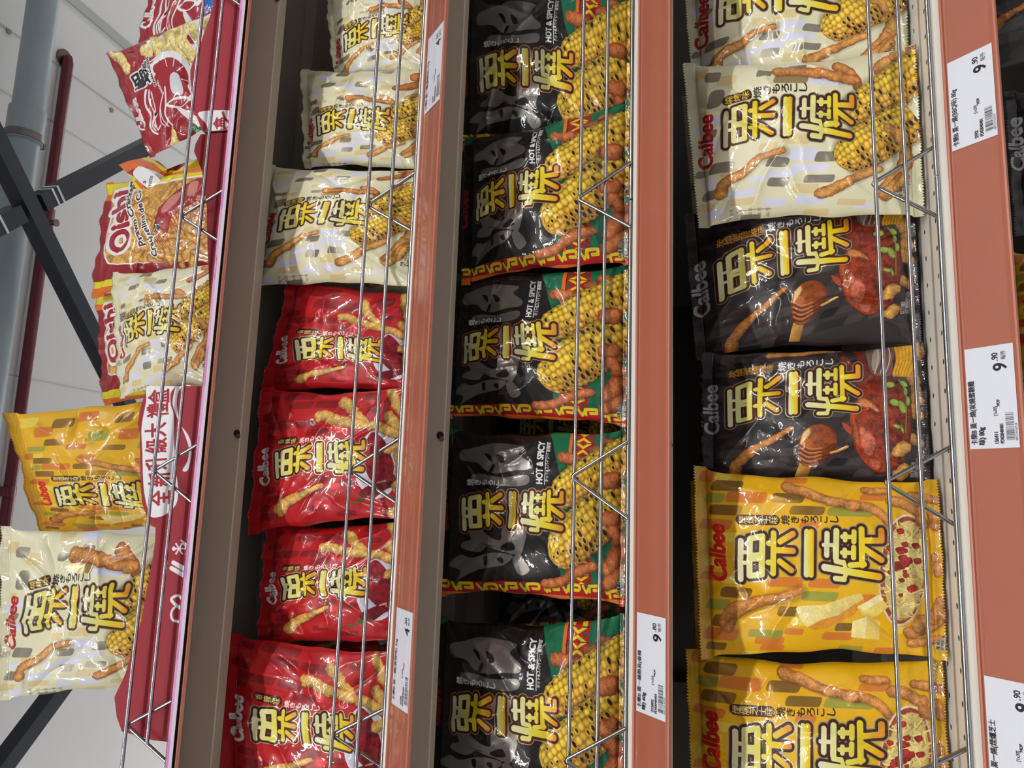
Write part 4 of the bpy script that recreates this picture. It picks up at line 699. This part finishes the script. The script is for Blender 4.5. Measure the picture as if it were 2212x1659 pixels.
P2 = [(.4551, 2.0485), (.4428, 2.0545), (.432, 2.0557), (.4207, 2.0497), (.4036, 2.0406), (.3844, 2.0363), (.3533, 2.0285), (.3216, 2.0249), (.2939, 2.0206), (.2484, 2.0137), (.2007, 2.0090), (.1424, 2.0060)]
P1 = [(.865, 2.070), (.7548, 2.0659), (.69, 2.054), (.6399, 2.0494), (.6213, 2.0537), (.6088, 2.0572), (.5811, 2.0639), (.5623, 2.0709), (.5479, 2.0741), (.5358, 2.0727), (.5223, 2.0692), (.5054, 2.0645), (.4826, 2.0581), (.4590, 2.0462)]
carton(P3, -.2882, .1227, (print_mat('carton_front', art_carton(), .5, 0, .06, 14, foil=False), (-.30, .126, 2.19)), 'red gift carton with a white lettered ribbon, used as an open tray', zt=2.19)
carton(P2, .1424, .4551, (M_board, (.1, .5, 2.13)), 'plain red carton front below the orange and yellow cracker bag')
carton(P1, .4590, .865, (print_mat('carton_end', art_carton_end(), .5, 0, .06, 14, foil=False), (.43, .75, 2.13)), 'red carton with a white corner flap below the red prawn bags')
# ------------------------------------------------------------------ snack bags
ART = {'A': print_mat('cream_film', art_cream('80')), 'a': print_mat('small_cream_film', art_cream('32', .28)), 'B': print_mat('red_film', art_red(), .4), 'C': print_mat('black_film', art_black(), .36), 'D': print_mat('brown_film', art_honey(), .36), 'E': print_mat('yellow_film', art_cheese('80')), 'e': print_mat('yellow_film_wide', art_cheese('80', .28)), 'F': print_mat('prawn_film', art_prawn(), .36), 'G': print_mat('striped_film', art_snack_orange(), .34)}
BACKS = {'A': (216, 210, 176), 'a': (216, 210, 176), 'B': (150, 20, 26), 'C': (24, 21, 20), 'D': (44, 37, 38), 'E': (214, 160, 20), 'e': (214, 160, 20), 'F': (140, 18, 32), 'G': (206, 150, 30)}
BACKM = {k: mat('pouch_back', c, .3, 0, .1, 20, .15, coat=.3) for k, c in BACKS.items()}
def pouch(key, TL, TR, BR, BL, T, seed, label, group, NU=124, NV=160, seal=.052, lean_top=0., creases=20, name='snack_bag', sag=.0, fit=(.2, .2, .6, .6, 0, 0)):
    r = RNG(seed); TL, TR, BR, BL = [np.array(p, float) for p in (TL, TR, BR, BL)]
    n = np.cross((TR-TL)+(BR-BL), (TL-BL)+(TR-BR)); n /= np.linalg.norm(n)
    if n[1] > 0: n = -n
    base = (BL+BR)/2; wid = .5*(np.linalg.norm(TR-TL)+np.linalg.norm(BR-BL)); hgt = .5*(np.linalg.norm(TL-BL)+np.linalg.norm(TR-BR))
    b0, b1 = seal, 1-seal*.8
    ph = r.uniform(0, 6.28, 6); k1, k2 = r.uniform(2.0, 3.6, 2); inl, inr = r.uniform(.030, .050, 2)
    def pleat(a, which):
        i = which*3; k = (k1, k2)[which]
        return .0016*np.sin(2*math.pi*k*a+ph[i])+.0009*np.sin(2*math.pi*k*2.7*a+ph[i+1])
    def plane(a, b, pb):
        aa = .5+(a-.5)*(1-2*np.where(a < .5, inl, inr)*np.clip(pb, 0, 1)**.55); sw = np.sin(math.pi*np.clip(b, 0, 1)); aa = aa+sw*(np.clip(1-a, 0, 1)**2*(.010*np.sin(9*b+ph[3])+.006*np.sin(23*b+ph[4]))+a**2*(.010*np.sin(8*b+ph[5])+.006*np.sin(21*b+ph[1])))
        av, aa, b = aa, aa[..., None], b[..., None]
        return (TL*(1-aa)+TR*aa)*(1-b)+(BL*(1-aa)+BR*aa)*b, av
    segs = []
    for k in range(creases):
        e = r.integers(4); s = r.uniform(.08, .92)
        p = np.array([(s, .02), (s, .98), (.03, s), (.97, s)][e]); tgt = np.array([r.uniform(.2, .8), r.uniform(.2, .8)]); L = r.uniform(.25, .8)
        if k < 4: p = np.array([(.04, .03), (.96, .03), (.04, .97), (.96, .97)][k]); L = r.uniform(.4, .75)
        q = p+(tgt-p)*L; segs.append((p, q, r.uniform(.0011, .0034)*(1 if r.random() < .6 else -1), r.uniform(.0015, .0042)))
    for k in range(12):
        p = r.uniform(.15, .85, 2); a = r.uniform(0, 3.14); q = p+np.array([math.cos(a), math.sin(a)])*r.uniform(.08, .22); segs.append((p, q, r.uniform(.0006, .0018)*r.choice([-1, 1]), r.uniform(.0014, .0032)))
    lows = [(r.uniform(1, 3.2), r.uniform(1, 3.2), r.uniform(0, 6.28), r.uniform(0, 6.28), r.uniform(.4, 1)) for _ in range(5)]
    def lay(a, b):                           # where the print sits on this pouch: two rows are pinned, the rest stretches between
        g1, u1, g2, u2, da, sl = fit; c = a-sl*(b-.4)
        return np.stack([np.interp(b, [0, g1, g2, 1], [.004, u1, u2, .996]), np.interp(c, [0, .3, .7, 1], [.004, .3+da, .7+da, .996])], -1).reshape(-1, 2)
    def surf(nu, nv, sgn, Tt, detail=True):
        a, t = np.meshgrid(np.linspace(0, 1, nu+1), np.linspace(0, 1, nv+1)); b = b0+(b1-b0)*t
        pb = np.sin(math.pi*np.clip(t, 0, 1)**(.92-sag))**.62; pa = np.clip(1-np.abs(2*a-1)**2.3, 0, 1)**.62
        low = sum(c*np.sin(2*math.pi*u*a+p)*np.sin(2*math.pi*v*b+q) for u, v, p, q, c in lows)/5
        h = Tt*pa*pb*(1+.34*low)
        if detail:
            fade = np.clip(pa*1.6, 0, 1)*np.clip(.25+pb, 0, 1); X, Y = a*wid, b*hgt
            for p, q, A, w in segs:
                p2, q2 = p*[wid, hgt], q*[wid, hgt]; d = q2-p2; l2 = d @ d+1e-9; tt = np.clip(((X-p2[0])*d[0]+(Y-p2[1])*d[1])/l2, 0, 1)
                wob = .0016*np.sin(tt*9+p[0]*20); D = np.abs(((X-p2[0])*d[1]-(Y-p2[1])*d[0])/l2**.5+wob); D = np.hypot(D, np.maximum(0, np.hypot(X-p2[0]-tt*d[0], Y-p2[1]-tt*d[1])-D))
                h = h+A*np.exp(-D/w)*np.sin(math.pi*np.clip(tt*.85+.15, 0, 1))**.6*fade*1.5+.5*A*np.exp(-(D/(3.2*w))**2)*fade
        w = pleat(a, 0)*np.exp(-t/.12)+pleat(a, 1)*np.exp(-(1-t)/.12)
        P, av = plane(a, b, pb); P = P+n*(sgn*h+w*(.4+.6*pa if detail else 1)*1.0)[..., None]
        return P.reshape(-1, 3), lay(av, b), nu, nv
    def quads(nu, nv, off, flip):
        i = np.arange(nv)[:, None]*(nu+1)+np.arange(nu)[None]; q = np.stack([i, i+nu+1, i+nu+2, i+1], -1).reshape(-1, 4)+off
        return q[:, ::-1] if flip else q
    P1_, u1, _, _ = surf(NU, NV, 1, T); P2_, u2, _, _ = surf(NU//2, NV//2, -1, T*.7, False)
    q1 = quads(NU, NV, 0, False); q2 = quads(NU//2, NV//2, len(P1_), True)
    root = thing(name, tuple(base), label, 'snack bag', group)
    V = np.vstack([P1_, P2_])-base; fm = np.r_[np.zeros(len(q1), np.int32), np.ones(len(q2), np.int32)]
    mesh_obj('pouch', V.tolist(), np.vstack([q1, q2]).tolist(), None, root, smooth=True, uvs=np.vstack([u1, u2]), mats=[ART[key], BACKM[key]], fmat=fm)
    for which, nm in ((0, 'top_seal'), (1, 'bottom_seal')):
        nv = 12; nu = NU; a, s = np.meshgrid(np.linspace(0, 1, nu+1), np.linspace(0, 1, nv+1)); b = b0*(1-s) if which == 0 else b1+(1-b1)*s
        zz = (np.arange(nu+1) % 2)[None]*.0022*(s > .99); b = b+(zz/hgt if which == 0 else -zz/hgt)
        P, av = plane(a, b, np.zeros_like(b)); bend = (lean_top if which == 0 else .25)*seal*hgt*s**1.6
        off = pleat(a, which)*(1+.5*s)+bend*(1+.35*np.sin(2*math.pi*1.3*a+ph[2]))+.00035*np.cos(s*nv*math.pi)*(s > .05)
        P = (P+n*off[..., None]).reshape(-1, 3); q = quads(nu, nv, 0, which == 0); back = P-n*.0006
        q = np.vstack([q, q[:, ::-1]+len(P)]); st = lay(av, b)
        mesh_obj(nm, (np.vstack([P, back])-base).tolist(), q.tolist(), None, root, smooth=True, uvs=np.vstack([st, st]), mats=[ART[key], BACKM[key]], fmat=np.r_[np.zeros(len(q)//2, np.int32), np.ones(len(q)//2, np.int32)])
    return root
FLAP = [(.4596, .874, 2.234), (.4666, .878, 2.2212), (.4735, .884, 2.1961), (.4634, .88, 2.172), (.4466, .872, 2.1497), (.4575, .88, 2.1352), (.4662, .886, 2.1136), (.4444, .882, 2.1003), (.4314, .872, 2.1206), (.4216, .868, 2.149), (.4105, .87, 2.1819), (.4227, .876, 2.2048), (.4372, .872, 2.2065), (.4499, .866, 2.1852), (.4356, .862, 2.1624), (.4234, .864, 2.1743), (.4423, .88, 2.1499), (.4438, .868, 2.1177), (.4349, .874, 2.1535)]
FLAP_UV = [(330, 130), (430, 88), (640, 48), (770, 95), (865, 178), (1010, 120), (1190, 68), (1245, 205), (1050, 275), (830, 345), (610, 445), (500, 385), (480, 270), (600, 150), (720, 230), (640, 330), (900, 235), (1060, 170), (840, 270)]
FLAP_F = [(0, 12, 1), (1, 12, 13), (1, 13, 2), (2, 13, 3), (3, 13, 14), (3, 14, 4), (4, 14, 18), (4, 18, 16), (4, 16, 5), (5, 16, 17), (5, 17, 6), (6, 17, 7), (7, 17, 8), (8, 17, 16), (8, 16, 18), (8, 18, 9), (9, 18, 14), (9, 14, 15), (9, 15, 10), (10, 15, 11), (11, 15, 12), (12, 15, 13), (13, 15, 14)]
def folded_corner(root):
    n = len(FLAP); v = FLAP+[(x, y+.0006, z) for x, y, z in FLAP]; uv = [((x-300)/960., 1-(y-30)/430.) for x, y in FLAP_UV]*2
    o = mesh_obj('folded_corner', v, FLAP_F+[tuple(i+n for i in f[::-1]) for f in FLAP_F]+[(i, (i+1) % 13, (i+1) % 13+n, i+n) for i in range(13)], print_mat('folded_film', art_flap(), .36), uvs=uv)
    rel(root, o); o['label'] = 'crumpled corner folded over, striped with a white panel'

# TL, TR, BR, BL of each flat pouch in the room (metres), film depth, seed, words
BAGS = [
 ('A', (0.5027, 0.891, 1.4211), (0.7317, 0.8945, 1.4374), (0.6892, 0.8409, 1.1854), (0.4819, 0.8409, 1.1854), 0.03, 100, 'big cream corn snack bag cut by the upper picture edge, beside the whole cream bag', 'cream corn snack bags on the fourth shelf', 0.1, (0.301, 0.258, 0.616, 0.582, 0.129, 0.015)),
 ('A', (0.3219, 0.8596, 1.4169), (0.535, 0.8628, 1.4346), (0.5042, 0.8188, 1.1854), (0.3092, 0.8188, 1.1854), 0.03, 107, 'big cream corn snack bag fully seen beside the dark brown bags', 'cream corn snack bags on the fourth shelf', 0.15, (0.293, 0.258, 0.626, 0.582, 0.083, 0.008)),
 ('D', (0.1702, 0.8966, 1.4189), (0.3557, 0.8996, 1.4331), (0.33, 0.8469, 1.1854), (0.1757, 0.8469, 1.1854), 0.03, 114, 'dark brown honey chicken bag with slanting lettering, next to the big cream bag', 'dark brown honey chicken snack bags', 0.1, (0.296, 0.223, 0.621, 0.561, 0.051, 0.287)),
 ('D', (0.02, 0.889, 1.4115), (0.1778, 0.8893, 1.4127), (0.177, 0.8409, 1.1854), (0.0188, 0.8409, 1.1854), 0.03, 121, 'dark brown honey chicken bag with straighter lettering, next to the yellow bag', 'dark brown honey chicken snack bags', 0.1, (0.267, 0.223, 0.618, 0.561, 0.028, 0.055)),
 ('E', (-0.1652, 0.8616, 1.4166), (0.0428, 0.8627, 1.4231), (0.0326, 0.8208, 1.1854), (-0.1404, 0.8208, 1.1854), 0.03, 128, 'yellow cheese corn snack bag fully seen, pressed against the dark brown bag', 'yellow cheese snack bags', 0.5, (0.32, 0.288, 0.656, 0.637, -0.007, -0.03)),
 ('E', (-0.3681, 0.8801, 1.4231), (-0.1595, 0.8819, 1.4322), (-0.1426, 0.8339, 1.1854), (-0.3092, 0.8339, 1.1854), 0.03, 135, 'yellow cheese corn snack bag cut by the lower picture edge', 'yellow cheese snack bags', 0.1, (0.32, 0.288, 0.648, 0.637, 0.007, -0.097)),
 ('C', (0.4514, 0.8873, 1.7241), (0.697, 0.8875, 1.7289), (0.6556, 0.8752, 1.493), (0.4194, 0.8752, 1.493), 0.031, 142, 'black hot and spicy bag nearest the upper picture edge', 'black hot and spicy corn snack bags', 0.1, (0.268, 0.224, 0.576, 0.537, 0.088, -0.095)),
 ('C', (0.2583, 0.8586, 1.7022), (0.4557, 0.8591, 1.7089), (0.4803, 0.8403, 1.493), (0.2735, 0.8403, 1.493), 0.031, 149, 'tilted black hot and spicy bag, second from the upper picture edge', 'black hot and spicy corn snack bags', 0.1, (0.201, 0.224, 0.484, 0.537, 0.02, -0.084)),
 ('C', (0.0933, 0.8703, 1.7216), (0.2781, 0.8703, 1.7222), (0.2773, 0.8503, 1.493), (0.0831, 0.8503, 1.493), 0.031, 156, 'black hot and spicy bag in the middle of its row of five', 'black hot and spicy corn snack bags', 0.1, (0.237, 0.224, 0.525, 0.537, 0.036, -0.064)),
 ('C', (-0.1171, 0.8629, 1.7174), (0.0852, 0.863, 1.719), (0.0824, 0.8433, 1.493), (-0.1131, 0.8433, 1.493), 0.031, 163, 'whole black hot and spicy bag beside the wide dark gap', 'black hot and spicy corn snack bags', 0.1, (0.285, 0.224, 0.598, 0.537, 0.007, -0.055)),
 ('C', (-0.34, 0.8658, 1.7168), (-0.1423, 0.8659, 1.7171), (-0.1201, 0.8463, 1.493), (-0.3173, 0.8463, 1.493), 0.031, 170, 'black hot and spicy bag cut by the lower picture edge, beside the dark gap', 'black hot and spicy corn snack bags', 0.1, (0.253, 0.224, 0.581, 0.537, 0.026, -0.153)),
 ('a', (0.5596, 0.8605, 1.8984), (0.7197, 0.8644, 1.9264), (0.6816, 0.838, 1.7385), (0.5292, 0.838, 1.7385), 0.023, 177, 'small cream corn snack bag at the upper picture edge, farthest from the red bags', 'small cream corn snack bags', 0.1, (0.32, 0.258, 0.661, 0.582, 0.17, 0.281)),
 ('a', (0.4234, 0.8502, 1.925), (0.5707, 0.8528, 1.9434), (0.537, 0.824, 1.7385), (0.3958, 0.824, 1.7385), 0.023, 184, 'small cream corn snack bag in the middle of the three small cream bags', 'small cream corn snack bags', 0.1, (0.3, 0.258, 0.621, 0.582, 0.092, 0.078)),
 ('a', (0.2577, 0.8352, 1.9788), (0.424, 0.8342, 1.97), (0.3948, 0.8099, 1.7385), (0.2428, 0.8099, 1.7385), 0.023, 191, 'small cream corn snack bag standing right next to the red bags', 'small cream corn snack bags', 0.3, (0.326, 0.258, 0.617, 0.582, -0.049, 0.12)),
 ('B', (0.121, 0.8492, 1.9597), (0.2732, 0.846, 1.9299), (0.2419, 0.8259, 1.7385), (0.1196, 0.8259, 1.7385), 0.023, 198, 'small red chilli snack bag touching the small cream bags', 'small red chilli corn snack bags', 0.1, (0.392, 0.251, 0.692, 0.584, 0.128, 0.006)),
 ('B', (-0.0556, 0.8373, 1.953), (0.1281, 0.8371, 1.9514), (0.1261, 0.811, 1.7385), (-0.028, 0.811, 1.7385), 0.023, 205, 'small red chilli snack bag second from the cream bags, ahead of its neighbours', 'small red chilli corn snack bags', 0.1, (0.341, 0.251, 0.662, 0.584, 0.026, 0.034)),
 ('B', (-0.1896, 0.8523, 1.9368), (-0.0399, 0.8526, 1.9391), (-0.0281, 0.828, 1.7385), (-0.1648, 0.828, 1.7385), 0.023, 212, 'small red chilli snack bag third from the cream bags, set back between two others', 'small red chilli corn snack bags', 0.1, (0.353, 0.251, 0.664, 0.584, 0.001, 0.05)),
 ('B', (-0.3607, 0.836, 1.9582), (-0.1716, 0.8372, 1.9694), (-0.1707, 0.8129, 1.7385), (-0.3266, 0.8129, 1.7385), 0.023, 219, 'small red chilli snack bag cut by the lower picture edge', 'small red chilli corn snack bags', 0.4, (0.412, 0.251, 0.709, 0.584, 0.002, -0.084)),
 ('F', (0.6669, 0.9146, 2.2615), (0.8615, 0.9127, 2.2433), (0.7911, 0.8925, 2.0503), (0.6194, 0.8931, 2.0569), 0.022, 226, 'red prawn cracker bag cut by the upper picture edge', 'red prawn cracker bags', 0.1, (0.304, 0.2, 0.502, 0.434, 0.015, 0.299)),
 ('F', (0.4609, 0.8644, 2.1735), (0.6405, 0.8755, 2.2789), (0.6838, 0.8546, 2.08), (0.5014, 0.848, 2.0178), 0.022, 233, 'whole red prawn cracker bag leaning in a carton beside the striped cracker bag', 'red prawn cracker bags', 0.1, (0.278, 0.213, 0.628, 0.565, 0.097, -0.024)),
 ('G', (0.2684, 0.9045, 2.2799), (0.4463, 0.9033, 2.2747), (0.4494, 0.8566, 2.0547), (0.2824, 0.8503, 2.025), 0.022, 240, 'orange, yellow and red striped cracker bag with a crumpled top corner', 'striped cracker bags', 0.1, (0.283, 0.174, 0.586, 0.464, 0.047, -0.1)),
 ('G', (0.1123, 0.9186, 2.2511), (0.2829, 0.9225, 2.2889), (0.2915, 0.8981, 2.0566), (0.1275, 0.897, 2.0461), 0.022, 247, 'striped cracker bag mostly hidden behind a small cream bag near the ceiling', 'striped cracker bags', 0.1, (0.2, 0.2, 0.6, 0.6, 0, 0)),
 ('a', (0.1124, 0.8475, 2.1646), (0.2904, 0.8517, 2.2048), (0.2925, 0.8326, 2.0227), (0.1253, 0.8318, 2.0153), 0.022, 254, 'small cream corn snack bag in front of the striped cracker bags', 'small cream corn snack bags', 0.1, (0.315, 0.258, 0.634, 0.582, -0.016, 0.142)),
 ('e', (-0.0732, 0.8558, 2.2604), (0.0913, 0.845, 2.3373), (0.1246, 0.8783, 2.1), (-0.0585, 0.8841, 2.0591), 0.022, 261, 'yellow cheese corn snack bag leaning out of the red carton near the ceiling', 'yellow cheese snack bags', 0.7, (0.33, 0.288, 0.693, 0.637, 0.138, -0.141)),
 ('A', (-0.2676, 0.8131, 2.2577), (-0.057, 0.8073, 2.2847), (-0.0521, 0.8595, 2.0393), (-0.25, 0.8623, 2.0259), 0.022, 268, 'big cream corn snack bag leaning out of the red carton beside the yellow one', 'corn snack bags on the topmost shelf', 0.1, (0.291, 0.258, 0.579, 0.582, 0.107, 0.086)),
 ('A', (0.3319, 0.9546, 1.4169), (0.545, 0.9578, 1.4346), (0.5142, 0.9138, 1.1854), (0.3192, 0.9138, 1.1854), 0.024, 501, 'cream corn snack bag showing only its edge behind the big cream bag', 'cream corn snack bags on the fourth shelf', 0.1, (.2, .2, .6, .6, 0, 0)),
 ('D', (0.004, 0.955, 1.4115), (0.1618, 0.9553, 1.4127), (0.161, 0.9069, 1.1854), (0.0028, 0.9069, 1.1854), 0.024, 502, 'dark brown bag showing only its lettered edge behind the straight one', 'dark brown honey chicken snack bags', 0.1, (.2, .2, .6, .6, 0, 0)),
 ('E', (-0.1792, 0.9716, 1.4186), (0.0288, 0.9727, 1.4251), (0.0186, 0.9308, 1.1874), (-0.1544, 0.9308, 1.1874), 0.024, 503, 'yellow cheese bag showing only its edge behind the fully seen yellow one', 'yellow cheese snack bags', 0.1, (.2, .2, .6, .6, 0, 0)),
 ('C', (-0.1915, 1.0602, 1.686), (0.0098, 1.0602, 1.6874), (0.0074, 1.0433, 1.493), (-0.1881, 1.0433, 1.493), 0.024, 504, 'black hot and spicy bag deep in the wide dark gap', 'black hot and spicy corn snack bags', 0.1, (.2, .2, .6, .6, 0, 0)),
 ('C', (0.0169, 1.0875, 1.6896), (0.203, 1.0875, 1.6901), (0.2023, 1.0703, 1.493), (0.0081, 1.0703, 1.493), 0.024, 507, 'black hot and spicy bag glimpsed deep behind the middle bag of its row', 'black hot and spicy corn snack bags', 0.1, (.2, .2, .6, .6, 0, 0)),
 ('a', (0.2637, 0.9202, 1.9688), (0.43, 0.9192, 1.96), (0.4008, 0.8949, 1.7285), (0.2488, 0.8949, 1.7285), 0.02, 505, 'small cream bag in the second row, seen between cream and red bags', 'small cream corn snack bags', 0.1, (.2, .2, .6, .6, 0, 0)),
 ('B', (-0.2396, 0.9423, 1.9368), (-0.0899, 0.9426, 1.9391), (-0.0781, 0.918, 1.7385), (-0.2148, 0.918, 1.7385), 0.02, 506, 'small red chilli bag in the second row behind the gap', 'small red chilli corn snack bags', 0.1, (.2, .2, .6, .6, 0, 0)),
 ('D', (0.3, 0.865, 1.084), (0.47, 0.865, 1.084), (0.465, .83, .878), (0.305, .83, .878), .026, 601, 'dark brown snack bag peeking past the rail below the cream bag price card', 'dark brown honey chicken snack bags', .2, (.2, .2, .6, .6, 0, 0)),
 ('D', (0.485, 0.865, 1.145), (0.665, 0.865, 1.145), (0.66, .83, .878), (0.49, .83, .878), .026, 602, 'dark brown snack bag peeking past the rail in the upper picture corner', 'dark brown honey chicken snack bags', .2, (.2, .2, .6, .6, 0, 0)),
 ('E', (0.11, 0.865, 1.098), (0.282, 0.865, 1.098), (0.277, .83, .878), (0.115, .83, .878), .026, 603, 'yellow snack bag peeking past the rail between two price cards', 'yellow cheese snack bags', .2, (.2, .2, .6, .6, 0, 0)),
]

for key, tl, tr, br, bl, T, seed, label, group, lean, fit in BAGS:
    bag = pouch(key, tl, tr, br, bl, T, seed, label, group, lean_top=lean, fit=fit, seal=.075 if key == 'B' else .055)
    if 'crumpled top corner' in label: folded_corner(bag)
